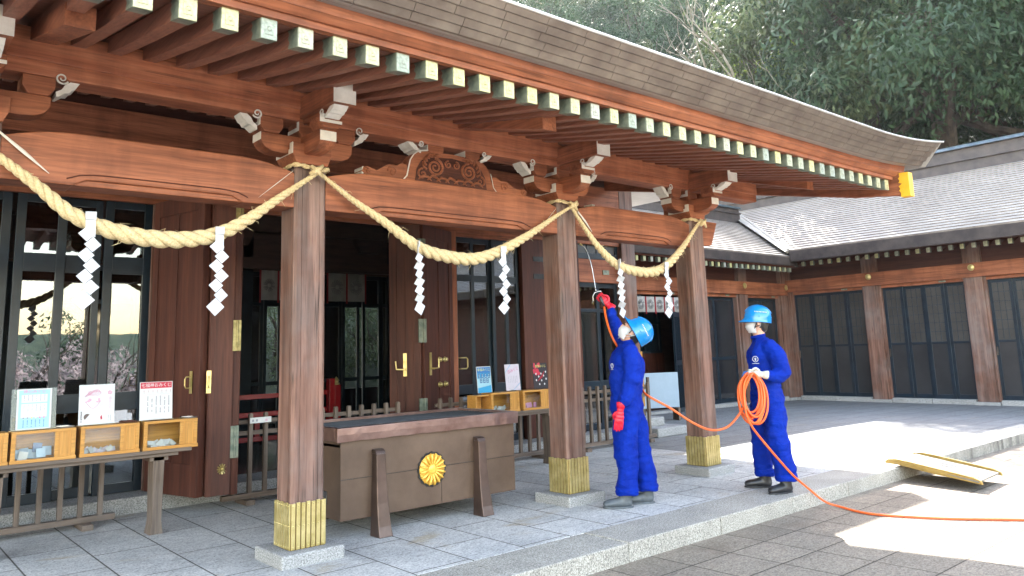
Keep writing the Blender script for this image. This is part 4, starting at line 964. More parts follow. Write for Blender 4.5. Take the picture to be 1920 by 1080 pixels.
def d3(e,w,h):
    rect(e,.006,w-.006,h*.82,h-.008,'poster_red'); text(e,'七福神おみくじ',.0355,(w/2,-.0016,h*.895),M['white_card'],sx=.98)
    r=random.Random(3); rect(e,w*.2,w*.9,h*.665,h*.668,'softink'); multi(e,[(w*(.10+.135*i),w*(.10+.135*i)+.016,h*.70,h*.705) for i in range(7)],'softink',2)
    multi(e,columns(r,w*.18,w*.95,h*.16,h*.62,6,.010,.008),'softink',2)
    mb=MB(); [mb.ell((w*(.10+.135*i)+.008,-.001,h*.75),(.006,.001,.010),nu=8,nv=4) for i in range(7)]; build('tiny_figures_row',mb,colmat('soft_rose',(.75,.62,.66)),e)
poster(-.425,2.035,.265,.325,'white poster with a red heading strip of white characters, right end of the left bench','white_card',d3)
def d4(e,w,h):
    rect(e,.006,w-.006,.005,h-.012,'mid_blue'); mb=MB(); mb.prism([(.006,.06),(w-.006,.09),(w-.006,.20),(.006,.17)],'y',-.0009,-.0001); build('light_glow_band',mb,M['poster_cyan'],e); rect(e,.006,w-.006,h*.74,h-.012,'deep_blue',2)
    text(e,'幸福みくじ',.038,(w/2,-.0018,h*.86),M['lemon'])
    for row,(n,z) in enumerate(((4,.64),(3,.46))):
        for i in range(n):
            x=w*(.5+(i-(n-1)/2)*.225); rect(e,x-.0165,x+.0165,h*z-.026,h*z+.026,'navy_ink',3); multi(e,[(x-.009,x+.009,h*z-.016,h*z-.004),(x-.007,x+.007,h*z+.004,h*z+.018)],'poster_cyan',4)
poster(3.345,2.24,.215,.315,'bright blue poster with yellow heading and seven small dark cards, behind the chest','white_card',d4,acr=.028)
def d5(e,w,h):
    text(e,'恋みくじ',.05,(w*.56,-.0016,h*.76),M['poster_pink'],rot=(R(90),R(-14),0)); mb=MB(); mb.prism([(.0,h*.70),(.0,h*.66),(w*.45,h-.006),(w*.38,h-.006)],'y',-.0012,-.0001); mb.prism([(w*.45,.006),(w*.52,.006),(w-.006,h*.30),(w-.006,h*.25)],'y',-.0012,-.0001); build('blue_ribbon',mb,M['sky_stripe'],e)
    multi(e,columns(random.Random(8),w*.15,w*.85,h*.28,h*.55,6,.006),'softink',2)
poster(3.80,2.26,.245,.325,'pale pink white poster with handwritten red script and blue ribbon corner, leaning slightly','poster_lilac',d5,tilt=R(4))
def d6(e,w,h):
    r=random.Random(4); mb=MB()
    for i in range(26): 
        t=r.random(); mb.ell((.006+w*.36*r.random()+.04*t,-.0008,h*(.55+.42*r.random())),(.016,.0006,.02),nu=8,nv=4)
    build('red_glow_print',mb,M['poster_red'],e)
    mb=MB(); [mb.ell((w*a,-.0014,h*b_),(.011,.001,.013),nu=12,nv=5) for a,b_ in ((.20,.58),(.55,.58),(.88,.64),(.38,.47),(.72,.50),(.20,.34),(.56,.32),(.88,.37),(.40,.18),(.74,.18))]; build('round_card_row',mb,M['white_card'],e)
    text(e,'開運みくじ',.036,(w*.55,-.0016,h*.86),M['lemon'])
    mb=MB(); [mb.tube([(w*.3+i*.02,-.001,h*.3+.01*i),(w*.45+.02*i,-.001,h*.42+.02*i)],.003,4) for i in range(5)]; build('red_branch_print',mb,M['poster_red'],e)
poster(4.235,2.24,.245,.325,'black and red poster dotted with round white cards, beside the third pillar','poster_black',d6,acr=.008)
for x,y,l in ((-1.06,2.05,'left'),(-.59,2.05,'m'),(-.10,2.05,'r'),(3.80,2.27,'f')):
    mb=MB(); mb.obox((x+.09,y+.03,.927),(.055,.05,.004),.2); mb.obox((x+.075,y+.04,.934),(.045,.045,.003),-.15)
    tag(build('paper_tray',mb,M['steel' if l!='m' else 'dark_x']),{'left':'flat silvery tray on top of the blue packets box','m':'flat dark tray on top of the clear wrapped charms box','r':'flat silvery tray on top of the white slips box','f':'flat silvery tray on top of the boxes behind the chest'}[l],'tray',group='small trays on the display boxes')
# ================================================================== LOW FENCES
def fence(x0,x1,y,label,h=.87,sp=.158,feet=None):
    e=empty('low_fence',label,'fence',((x0+x1)/2,y,0),0,'low slatted fences along the plinth'); cx=(x0+x1)/2
    n=int((x1-x0)/sp)
    for i in range(n+1):
        x=x0-cx+i*sp; mb=MB(); w=.019; mb.prism([(x-w,.09),(x+w,.09),(x+w,h-.012),(x+w*.5,h),(x-w*.5,h),(x-w,h-.012)],'y',-.02,.02); build('picket',mb,M['old_z'],e)
    for z in (.655,.765): mb=MB(); mb.box(x0-cx-.05,x0-cx+n*sp+.05,.0205,.05,z,z+.042); build('rail',mb,M['old_x'],e,bevel=.003)
    mb=MB(); mb.box(x0-cx-.12,x0-cx+n*sp+.12,-.035,.035,.05,.10); build('base_rail',mb,M['old_x'],e,bevel=.004)
    for x in (x0-cx+.12,x0-cx+n*sp-.12): mb=MB(); mb.box(x-.045,x+.045,-.15,.15,0,.05); build('foot',mb,M['old_y'],e,bevel=.004)
    return e
fence(-2.9,-.42,2.74,'low weathered slatted fence behind the left display bench')
fence(.66,2.66,2.74,'low weathered slatted fence across the open doorway, behind the offertory chest')
fence(3.15,5.0,2.74,'low weathered slatted fence behind the far display bench')
fence(5.42,7.0,2.74,'low weathered slatted fence between the third pillar and the corner post')
e=empty('notice_strip','small white notice strip lying on the chest fence rail','notice',(.88,2.66,.80)); mb=MB(); mb.box(-.1,.12,-.004,0,-.025,.03); build('strip_card',mb,M['white_card'],e); mb=MB(); mb.ell((.07,-.005,.0),(.014,.002,.012),nu=10,nv=5); build('printed_mark',mb,M['soft_pink'],e); multi(e,[(-.08,-.06,-.01,.012),(-.04,-.02,-.01,.012)],'softink',10)
# notice board with brush writing
e=empty('notice_board','pale wooden notice board with black brush characters behind the reaching worker','notice board',(8.52,4.12,0),R(-8))
mb=MB(); 
for x in (-.16,.16): mb.box(x-.022,x+.022,.02,.06,.05,.86)
for z in (.55,.70): mb.box(-.138,.138,.03,.05,z,z+.035)
build('stand_frame',mb,M['old_z'],e); mb=MB(); mb.box(-.20,.20,-.12,.12,0,.05); build('stand_foot',mb,M['old_x'],e,bevel=.004)
mb=MB(); mb.box(-.17,.03,-.01,.019,.36,1.32); build('board',mb,M['honey_z'],e,bevel=.004)
text(e,'これより先、殿内',.088,(-.035,-.012,.84),M['ink'],vert=True); text(e,'ください',.07,(-.13,-.012,.80),M['ink'],vert=True)
# pale blue panel
e=empty('screen_panel','pale blue free standing panel at the open gallery doorway','panel',(9.55,4.6,0),R(-25)); mb=MB(); mb.box(-.42,.42,0,.03,.24,.90); build('panel_sheet',mb,colmat('pale_blue_panel',(.40,.52,.64),.5),e,bevel=.004); mb=MB(); mb.box(-.38,-.34,-.1,.15,0,.24); mb.box(.34,.38,-.1,.15,0,.24); build('panel_leg',mb,M['old_z'],e)
for k,(x0,y0,z1,l) in enumerate(((7.34,2.86,.14,'lower granite step block at the hall corner, behind the reaching worker'),(7.34,3.12,.28,'upper granite step block at the hall corner post'))):
    mb=MB(); mb.box(x0,x0+.75-.25*k,y0,3.5-.0*k if k==0 else 3.5,0 if k==0 else .142,z1); tag(build('step_block',mb,M['granite'],bevel=.02),l,'step')
# ================================================================== RAMP
e=empty('portable_ramp','sand yellow portable kerb ramp with side rails and grey grip stripes','ramp')
A=Vector((6.62,-1.00,.055)); Bv=Vector((7.31,-1.01,.055)); Cc=Vector((7.10,-1.93,ZL+.02)); D=Vector((6.39,-1.97,ZL+.02))
M['ramp']=mk('sand_yellow_ramp',(.30,.19,.045),(.40,.27,.08),5,.45,bs=.1); M['ramptop']=mk('worn_pale_ramp_deck',(.15,.135,.11),(.23,.21,.175),9,.5,bs=.2); M['grip']=mk('grey_grip_strip',(.05,.06,.075),(.10,.105,.12),20,.7)
def sheet(a,b_,c,d,t,m,name,par):
    mb=MB(); up=Vector((0,0,t)); p=[a,b_,c,d]; mb.add([*p,*[q+up for q in p]],[(0,1,2,3),(4,5,6,7),(0,1,5,4),(1,2,6,5),(2,3,7,6),(3,0,4,7)]); return build(name,mb,m,par,bevel=.004)
sheet(A,Bv,Cc,D,.018,M['ramptop'],'ramp_deck',e)
def lerp(a,b_,t): return a*(1-t)+b_*t
for s in (0,1):
    a=lerp(A,Bv,s);d=lerp(D,Cc,s); n=(Bv-A).normalized()*(.028 if s==0 else -.028)
    mb=MB(); pts=[]
    P=[a+Vector((0,.06,.0)),a+Vector((0,.02,.03)),lerp(a,d,.06)+Vector((0,0,.045)),lerp(a,d,.2)+Vector((0,0,.05)),lerp(a,d,.93)+Vector((0,0,.045)),d+Vector((0,-.02,.02)),d+Vector((0,-.03,-.015)),lerp(a,d,.93)+Vector((0,0,-.012)),lerp(a,d,.5)+Vector((0,0,-.02)),lerp(a,d,.08)+Vector((0,0,-.015)),a+Vector((0,.06,-.02))]
    k=len(P); mb.add([*P,*[p+n for p in P]],[tuple(range(k)),tuple(range(k,2*k))]+[(i,(i+1)%k,k+(i+1)%k,k+i) for i in range(k)]); build('side_rail',mb,M['ramp'],e,bevel=.006)
for t in (.24,.30,.36,.52,.66,.72,.78):
    a=lerp(lerp(A,Bv,t),lerp(D,Cc,t),.10); d=lerp(lerp(A,Bv,t),lerp(D,Cc,t),.94); w=(Bv-A).normalized()*.018; u=Vector((0,0,.0185))
    sheet(a-w+u,a+w+u,d+w+u,d-w+u,.003,M['grip'],'grip_strip',e)
# ================================================================== INTERIOR THINGS
e=empty('red_railing','red lacquered low railing inside the open hall doorway','railing',(1.3,4.6,.19))
for x in (.05,.75,1.45): mb=MB(); mb.box(x-.045,x+.045,-.045,.045,0,.84); r=build('post',mb,M['redlac'],e,bevel=.006); mb=MB(); mb.lathe([(.04,.84),(.045,.86),(.03,.875),(.04,.9),(.001,.95)],(x,0,0),'Z',12); build('finial',mb,M['brass'],r)
for z in (.20,.50,.72): mb=MB(); mb.box(.095,.705,-.025,.025,z,z+.06); mb.box(.795,1.405,-.025,.025,z,z+.06); build('rail',mb,M['redlac'],e,bevel=.004)
for x in (.35,1.05): mb=MB(); mb.box(x-.03,x+.03,-.02,.02,.26,.5); build('strut',mb,M['redlac'],e)
mb=MB(); mb.box(1.32,1.40,-.2,.6,0,.98); tag(build('red_lacquer_stand',MB().box(2.60,2.68,4.5,4.6,.19,1.12),M['redlac'],bevel=.006),'tall red lacquered stand inside the doorway, right of the second pillar','stand')
M['cloth']=mk('white_curtain_cloth',(.34,.33,.32),(.44,.43,.41),3,.7,bs=.05); M['faint']=colmat('faint_crest_grey',(.26,.26,.27)); M['redcord']=colmat('red_cord',(.40,.02,.03))
def curtain(x0,x1,y,z0,z1,label,n,ax='x'):
    e=empty('curtain',label,'curtain',(x0,y,z0),0,'white crest curtains'); w=x1-x0; h=z1-z0
    mb=MB(); k=24; vs=[];fs=[]
    for i in range(k+1):
        x=w*i/k; yy=.012*math.sin(i*1.3); vs+=[(x,yy,0),(x,yy,h),(x,yy+.004,h),(x,yy+.004,0)]
    for i in range(k):
        for j in range(4): fs.append((i*4+j,i*4+(j+1)%4,(i+1)*4+(j+1)%4,(i+1)*4+j))
    mb.add(vs,fs); build('cloth',mb,M['cloth'],e,smooth=True)
    for i in range(n):
        cx=w*(i+.5)/n; mb=MB(); r=min(h*.36,w/n*.34)
        for q in range(16):
            a=q*PI/8; mb.tube([(cx+r*.3*math.cos(a),-.016,h/2+r*.3*math.sin(a)),(cx+r*.9*math.cos(a-.13),-.016,h/2+r*.9*math.sin(a-.13)),(cx+r*math.cos(a),-.016,h/2+r*math.sin(a)),(cx+r*.9*math.cos(a+.13),-.016,h/2+r*.9*math.sin(a+.13)),(cx+r*.3*math.cos(a),-.016,h/2+r*.3*math.sin(a))],.0045,4)
        build('crest',mb,M['faint'],e)
    for i in range(n+1):
        mb=MB(); x=w*i/n; mb.box(x-.014,x+.014,-.022,-.014,-.04,h); build('red_cord',mb,M['redcord'],e)
curtain(9.75,11.25,5.22,2.10,2.42,'white curtain with grey chrysanthemum crests in the open gallery doorway',5)
curtain(2.42,3.0,6.45,2.30,2.76,'white crest curtain inside the hall, left of the second pillar',2)
curtain(3.55,4.25,6.45,2.30,2.76,'white crest curtain inside the hall, right of the second pillar',2)
curtain(12.5,13.35,5.5,2.15,2.42,'white crest curtain behind the gallery door next to the fourth pillar',3); curtain(13.9,15.2,5.5,2.15,2.42,'white crest curtain behind the gallery doors next to the side wing',4)
# ================================================================== PEOPLE
M['suit']=None
def suitmat():
    m,n,l,b=base('royal_blue_coverall_cloth',.7,0,.12); v=coords(n,l,(1,1,1)); f=noi(n,l,v,5,6,.65); r=ramp(n,[(.3,(.0006,.013,.20)),(.7,(.001,.026,.32))]); l.new(f,r.inputs[0]); l.new(r.outputs[0],b.inputs['Base Color'])
    
    v2=coords(n,l,(1,1,2.2)); h1=noi(n,l,v2,4.5,3,.45,2.6); h2=noi(n,l,v,420,2)
    a=n.new('ShaderNodeMath'); a.operation='MULTIPLY_ADD'; a.inputs[1].default_value=6; l.new(h1,a.inputs[0]); l.new(h2,a.inputs[2]); bump(n,l,b,a.outputs[0],.45,.010); return m
M['suit']=suitmat()
M['skin']=mk('skin',(.50,.27,.19),(.60,.35,.25),20,.5,bs=.1,fine=120)
M['hair']=mk('black_hair',(.008,.007,.007),(.02,.017,.015),60,.4,bs=.4,stretch=(1,1,4))
M['helmet']=mk('glossy_sky_blue_helmet',(.005,.17,.46),(.008,.20,.52),3,.16,bs=.02,spec=.6)
M['navy']=mk('navy_visor_underside',(.01,.016,.05),(.016,.025,.07),4,.4,bs=.02)
M['redglove']=mk('red_rubber_glove',(.48,.004,.02),(.60,.008,.035),14,.42,bs=.25,fine=90)
M['blackrub']=mk('black_rubber',(.012,.012,.013),(.025,.025,.027),9,.38,bs=.15)
M['greyrub']=mk('grey_rubber_boot',(.055,.065,.075),(.10,.115,.125),9,.5,bs=.2)
M['mask']=mk('white_mask_cloth',(.42,.42,.42),(.50,.50,.50),10,.7,bs=.2,fine=60)
M['creamglove']=mk('cream_work_glove',(.40,.385,.33),(.50,.485,.43),14,.6,bs=.3,fine=120)
M['strap']=mk('grey_strap',(.30,.31,.32),(.42,.43,.44),10,.6)
M['orange']=mk('orange_rubber_hose',(.66,.09,.012),(.74,.13,.02),7,.38,bs=.05)
def rem(o,vx,sm=6,disp=0,dsc=.1,seed=0,fac=.5):
    r=o.modifiers.new('remesh','REMESH'); r.mode='VOXEL'; r.voxel_size=vx; r.use_smooth_shade=True
    if sm: s=o.modifiers.new('smooth','SMOOTH'); s.iterations=sm; s.factor=fac
    if disp:
        t=bpy.data.textures.new('folds','CLOUDS'); t.noise_scale=dsc; t.noise_depth=2; t.cloud_type='GRAYSCALE'
        d=o.modifiers.new('folds','DISPLACE'); d.texture=t; d.strength=disp; d.mid_level=.5
        s=o.modifiers.new('smooth2','SMOOTH'); s.iterations=2
    return o
def interp(pts,rad,n):
    P=catm([p for p in pts],n); out=[]; m=len(rad)-1
    for i in range(n+1):
        t=i/n*m; k=min(int(t),m-1); u=t-k; a=rad[k]; b_=rad[k+1]
        a=a if isinstance(a,tuple) else (a,a); b_=b_ if isinstance(b_,tuple) else (b_,b_); out.append((a[0]*(1-u)+b_[0]*u,a[1]*(1-u)+b_[1]*u))
    return P,out
def limb(mb,pts,rad,n=26,fold=0,zones=(),seed=0):
    P,Rr=interp(pts,rad,n); rnd=random.Random(seed); out=[]; n_=n
    for i,(p,r) in enumerate(zip(P,Rr)):
        t=i/n; amp=sum(a*max(0,1-abs(t-c)/w) for c,w,a in zones); k=(math.sin(i*1.55+seed)+.4*math.sin(i*2.9+seed*2))*amp
        out.append((r[0]+k+rnd.uniform(-1,1)*fold,r[1]+k+rnd.uniform(-1,1)*fold))
    mb.tube(P,out,18)
    mb.ell(P[0],(Rr[0][0]*.98,)*3,nu=14,nv=8)
def person(name_label,loc,rz,spec):
    e=empty('person',name_label,'person',loc,rz)
    J=spec
    # skin body (head, neck, torso, limbs) as one surface under the clothing
    mb=MB(); H=Matrix.Translation(J['head'])@Matrix.Rotation(J['tilt'],4,'Y')@Matrix.Rotation(J.get('turn',0),4,'Z')
    mb.tube([Vector(p) for p,_ in J['torso']],[(r[0]*.6,r[1]*.6) for _,r in J['torso']],14)
    for L_ in ('legN','legF','armN','armF'): limb(mb,J[L_][0],[x*.55 if not isinstance(x,tuple) else (x[0]*.55,x[1]*.55) for x in J[L_][1]],16)
    mb.T=H
    mb.ell((.005,0,.01),(.098,.078,.112)); mb.tube([(-.015,0,-.03),(-.04,0,-.075),(-.055,0,-.10)],[(.07,.062),(.055,.05),(.035,.034)],12)
    mb.ell((-.098,0,-.008),(.016,.012,.022),nu=10,nv=6)  # nose
    mb.ell((-.082,.030,.028),(.014,.016,.009),nu=8,nv=6); mb.ell((-.082,-.030,.028),(.014,.016,.009),nu=8,nv=6) # brow / eye socket
    for s in (1,-1): mb.ell((.012,s*.080,-.002),(.020,.008,.032),nu=10,nv=6); mb.ell((.022,s*.076,.008),(.016,.008,.022),nu=8,nv=6)
    mb.T=None
    n0=H@Vector((.015,0,-.05)); mb.tube([J['torso'][-2][0],tuple(n0)],[(.056,.056),(.056,.054)],14)
    b=rem(build('body',mb,M['skin'],e,smooth=True),.006,3)
    ey=MB(); ey.T=H
    for s in (1,-1): ey.ell((-.088,s*.031,.020),(.008,.012,.006),nu=8,nv=6)
    build('eye',ey,M['hair'],b); 
    hb=MB(); hb.T=H; hb.ell((.030,0,.015),(.088,.085,.100)); hb.ell((.055,0,-.045),(.05,.062,.05),nu=12,nv=8); hb.box(-.02,.03,-.084,-.074,-.02,.03); hb.box(-.02,.03,.074,.084,-.02,.03); rem(build('hair',hb,M['hair'],e,smooth=True),.006,4)
    # coverall
    mb=MB(); P,Rr=interp([p for p,_ in J['torso']],[r for _,r in J['torso']],40); rnd=random.Random(J['seed'])
    rr=[]
    for i,r in enumerate(Rr):
        z=P[i].z; w=.006*math.sin(i*2.6) if .93<z<1.02 else .0025*math.sin(i*1.1+2); rr.append((r[0]+w,r[1]+w))
    mb.tube(P,rr,28)
    for k,L_ in enumerate(('legN','legF')): limb(mb,J[L_][0],J[L_][1],34,.0015,((.48,.2,.005),(.93,.16,.009),(.08,.15,.004)),seed=k+J['seed'])
    for k,L_ in enumerate(('armN','armF')): limb(mb,J[L_][0],J[L_][1],28,.0015,((.5,.22,.006),(.93,.16,.007)),seed=k+3+J['seed'])
    cov=rem(build('coverall',mb,M['suit'],e,smooth=True),.0085,2,.050,.16)
    # collar, cuffs, seams
    mb=MB(); c=Vector(J['torso'][-1][0]); 
    for q in (0,.012): mb.tube([c+Vector((.066*math.cos(a)-.004,.070*math.sin(a),-.012+q+.012*math.cos(a))) for a in [i*PI/10 for i in range(21)]],.009,6,cap=False)
    build('collar',mb,M['suit'],cov,smooth=True)
    for L_ in ('legN','legF'):
        p=Vector(J[L_][0][-1]); r=J[L_][1][-1]; r=r if not isinstance(r,tuple) else r[0]; mb=MB()
        for q,k in ((0,1.0),(.022,1.06),(.045,1.0)): mb.tube([p+Vector((r*k*math.cos(a),r*k*math.sin(a),q-.01+.006*math.sin(3*a+q*90))) for a in [i*PI/9 for i in range(19)]],.013,6,cap=False)
        rem(build('trouser_cuff',mb,M['suit'],cov,smooth=True),.006,4)
    # boots
    for (pos,ang,key) in J['boots']:
        T=Matrix.Translation(pos)@Matrix.Rotation(ang,4,'Z'); mb=MB(); mb.T=T  # toe toward -x
        mb.tube([(0,0,.20),(0,0,.12),(.0,0,.07),(.005,0,.03)],[(.058,.05),(.055,.048),(.060,.046),(.058,.044)],16)
        mb.tube([(.055,0,.040),(.03,0,.045),(-.03,0,.052),(-.09,0,.045),(-.15,0,.040),(-.185,0,.034),(-.20,0,.028)],[(.03,.032),(.044,.042),(.046,.050),(.050,.042),(.050,.036),(.040,.028),(.02,.014)],16)
        bo=rem(build('boot',mb,M[J['bootmat']],e,smooth=True),.0065,4)
        s=MB(); s.T=T; out=[]
        for i in range(24):
            a=i*2*PI/24; x=-.068+.137*math.cos(a); y=.052*math.sin(a)*(1 if x<-.02 else .85); out.append((x,y))
        s.prism(out,'z',0,.017); build('sole',s,M['blackrub'] if J['bootmat']=='blackrub' else M['greyrub'],bo,bevel=.004)
    # helmet
    mb=MB(); vs=[];fs=[]; nu=40; rows=13
    def ring(th,ex,dz): 
        for i in range(nu):
            p=2*PI*i/nu; f=max(0,-math.cos(p)); br=1+ex*(.035+.40*max(0,(f-.35)/.65)**.9); vs.append((-.0+.132*math.sin(th)**.85*math.cos(p)*br+.008,.114*math.sin(th)**.85*math.sin(p)*(1+ex*.035),.134*math.cos(th)+dz-ex*.012*f))
    for j in range(1,rows): ring(j/rows*R(100),0,0)
    ring(R(100),.5,-.003); ring(R(100),1,-.010); ring(R(100),1,-.015); ring(R(100),.5,-.010); ring(R(100),-.05,-.004)
    for j in range(len(vs)//nu-1):
        for i in range(nu): fs.append((j*nu+i,(j+1)*nu+i,(j+1)*nu+(i+1)%nu,j*nu+(i+1)%nu))
    vs.append((.008,0,.134)); t=len(vs)-1
    for i in range(nu): fs.append((t,i,(i+1)%nu))
    mb.T=H@Matrix.Translation(J.get('hoff',(.004,0,.046)))@Matrix.Rotation(J.get('htilt',0),4,'Y'); HT=mb.T; mb.add(vs,fs)
    for s in (0,): mb.tube([(.13*math.cos(a)+.008,0,.120*math.sin(a)+.002) for a in [R(25+i*10) for i in range(14)]],[(.004,.016)]*14,8)
    for k in range(5): 
        a=R(200+k*35); mb.ell((.008+.128*math.cos(a),.110*math.sin(a),.018),(.008,.008,.006),nu=8,nv=6)
    he=build('helmet',mb,M['helmet'],e,smooth=True)
    mb=MB(); mb.T=HT; v2=[];f2=[]
    for i in range(21):
        p=PI/2+PI*i/20; f=max(0,-math.cos(p)); b0=.95;b1=1+.96*(.10+.31*f**2.0)
        for bb in (b0,b1): v2.append((.132*math.cos(p)*bb+.008,.112*math.sin(p)*(bb if bb<1 else 1.08),-.040-.012*f))
    n2=len(v2); v2+=[(x,y,z-.004) for x,y,z in v2]
    for i in range(20): f2+=[(2*i,2*i+1,2*i+3,2*i+2),(n2+2*i,n2+2*i+1,n2+2*i+3,n2+2*i+2),(2*i+1,2*i+3,n2+2*i+3,n2+2*i+1)]
    mb.add(v2,f2); build('visor_underside',mb,M['navy'],he)
    mb=MB(); mb.T=HT
    for i in range(9):
        th=R(62); p=R(-58-i*6.5); x=.132*math.sin(th)**.85*math.cos(p)+.008; y=.112*math.sin(th)**.85*math.sin(p); z=.134*math.cos(th); mb.ell((x*1.06,y*1.08,z),(.0048,.003,.006),nu=6,nv=4)
    build('white_lettering',mb,M['white_card'],he)
    # chin strap
    mb=MB(); mb.T=H
    for s in (1,-1): 
        mb.tube([(-.01,s*.094,.03),(-.018,s*.088,-.02),(-.035,s*.066,-.065),(-.055,s*.03,-.108),(-.060,0,-.118)],.0045,6); mb.tube([(.06,s*.078,.02),(.03,s*.086,-.02),(-.018,s*.086,-.035)],.0045,6)
    for s in (1,-1): mb.ell((-.022,s*.084,-.038),(.010,.006,.010),nu=8,nv=6)
    build('chin_strap',mb,M[J['strapmat']],e,smooth=True)
    # mask
    mb=MB(); mb.T=H; vs=[];fs=[]; nu,nv=17,10
    for j in range(nv+1):
        v=j/nv
        for i in range(nu+1):
            u=(i/nu-.5)*2; a=u*1.28; bulge=.118-.030*abs(v-.42)**1.3*2.2+.010*math.cos(u*1.5)*(1-v)
            x=-math.cos(a)*bulge*1.0+.012; y=math.sin(a)*(.088-.012*v); z=.012-.115*v-.006*math.cos(a*2)*(1-v)+.003*math.sin(v*26); vs.append((x,y,z))
    for j in range(nv):
        for i in range(nu): fs.append((j*(nu+1)+i,j*(nu+1)+i+1,(j+1)*(nu+1)+i+1,(j+1)*(nu+1)+i))
    mb.add(vs,fs); mk_=build('face_mask',mb,M['mask'],e,smooth=True); so_=mk_.modifiers.new('solid','SOLIDIFY'); so_.thickness=.003
    mb=MB(); mb.T=H
    for s in (1,-1): mb.tube([(-.03,s*.086,.005),(.01,s*.092,.028),(.033,s*.090,.01),(.025,s*.088,-.03),(-.025,s*.078,-.075)],.0022,5)
    build('ear_loop',mb,M['mask'],mk_,smooth=True)
    return e,cov,H
def hand(parent,T,m,curl=.3,cs=1,name='glove',spread=.06,cuff=None,thumb=.6,cuffm=None):
    mb=MB(); mb.T=T
    mb.tube([(-.055,0,0),(-.02,0,0),(.02,.0,0),(.06,0,0),(.088,0,0)],[(.032,.026),(.030,.024),(.040,.019),(.043,.017),(.040,.014)],16) if 0 else None
    for i in range(5): pass
    # palm: stacked ellipsoids blended by the remesh
    for x,w,t in ((-.045,.034,.028),(-.02,.031,.024),(.01,.036,.021),(.04,.042,.019),(.07,.042,.016)): mb.ell((x,0,0),(.030,w,t),nu=16,nv=10)
    for i,(y,L_) in enumerate(((-.032,.058),(-.011,.072),(.011,.078),(.032,.070))):
        p=Vector((.080,y,0)); a=0; pts=[p.copy()]; ang=-(y)*spread*8
        for k,f in enumerate((.45,.32,.23)):
            a+=curl*(1.0 if k else .8)*(1+.06*i); d=Vector((math.cos(a),-math.sin(ang)*.6,-cs*math.sin(a))); p=p+d*L_*f*1.15; pts.append(p.copy())
        mb.tube(catm(pts,9),[.0105-.0022*q/9 for q in range(10)],10); mb.ell(pts[-1],(.0085,)*3,nu=8,nv=6)
    pts=[Vector((.0,.028,-cs*.004)),Vector((.030,.052,-cs*.012)),Vector((.055,.060-.02*thumb,-cs*(.018+.02*thumb))),Vector((.078,.056-.045*thumb,-cs*(.022+.03*thumb)))]
    mb.tube(catm(pts,9),[.0135-.004*q/9 for q in range(10)],10); mb.ell(pts[-1],(.0095,)*3,nu=8,nv=6)
    g=rem(build(name,mb,m,parent,smooth=True),.0038,3)
    if cuffm:
        k=MB(); k.T=T; k.tube([(-.085,0,0),(-.07,0,0),(-.05,0,0),(-.035,0,0)],[(.040,.034),(.041,.035),(.037,.030),(.034,.027)],16); c=build('glove_cuff',k,cuffm,g,smooth=True)
    return g
def frame(o,X,Y):
    X=Vector(X).normalized(); Y=Vector(Y); Y=(Y-X*Y.dot(X)).normalized(); Z=X.cross(Y); m=Matrix((X,Y,Z)).transposed().to_4x4(); return Matrix.Translation(o)@m
# ---- worker reaching up
P1L=(3.15,-.25,0); P1A=R(41.4-90)
s1=dict(seed=3,head=(.062,-.01,1.545),tilt=R(40),turn=0,htilt=R(26),hoff=(.045,0,.045),bootmat='greyrub',strapmat='strap',
 torso=[((-.01,0,.76),(.135,.175)),((-.02,0,.86),(.150,.185)),((-.022,0,.95),(.143,.165)),((-.015,0,1.06),(.150,.175)),((.0,0,1.20),(.163,.195)),((.008,0,1.31),(.152,.20)),((.022,0,1.385),(.105,.15)),((.038,0,1.43),(.070,.078)),((.042,0,1.468),(.062,.066))],
 legN=([(-.015,-.085,.84),(-.038,-.095,.68),(-.045,-.095,.50),(-.035,-.09,.35),(-.045,-.09,.22),(-.052,-.085,.135)],[.125,.120,.105,.098,.100,.092]),
 legF=([(.01,.08,.84),(.05,.10,.68),(.083,.11,.50),(.10,.12,.35),(.122,.12,.22),(.132,.12,.135)],[.120,.115,.100,.093,.095,.088]),
 armN=([(.04,-.155,1.35),(.055,-.205,1.27),(.035,-.235,1.10),(-.005,-.25,1.0),(-.064,-.275,.915)],[.082,.080,.076,.068,.050]),
 armF=([(.02,.13,1.36),(-.01,.20,1.43),(-.065,.30,1.57),(-.098,.37,1.68),(-.128,.42,1.775)],[.088,.078,.066,.056,.047]),
 boots=[((-.07,-.085,0),R(8),0),((.125,.12,0),R(4),0)])
p1,c1,H1=person('worker in blue coveralls and red gloves, head tilted back, reaching a wand up',P1L,P1A,s1)
hand(p1,frame((-.076,-.285,.845),(-.17,-.04,-1),(-1,0,.2)),M['redglove'],.16,-1,'glove',cuffm=M['redglove'])
hand(p1,frame((-.155,.435,1.845),(-.62,.1,.62),(.1,.1,1)),M['redglove'],.85,1,'glove',cuffm=M['redglove'])
mb=MB(); mb.T=Matrix.Translation((-.128,-.132,1.245))@Matrix.Rotation(R(-62),4,'Z'); mb.tube([(.021*math.cos(a),0,.021*math.sin(a)) for a in [i*PI/10 for i in range(21)]],.003,5,cap=False); mb.box(-.024,.024,-.002,.001,-.033,-.030); build('round_emblem',mb,M['white_card'],c1)
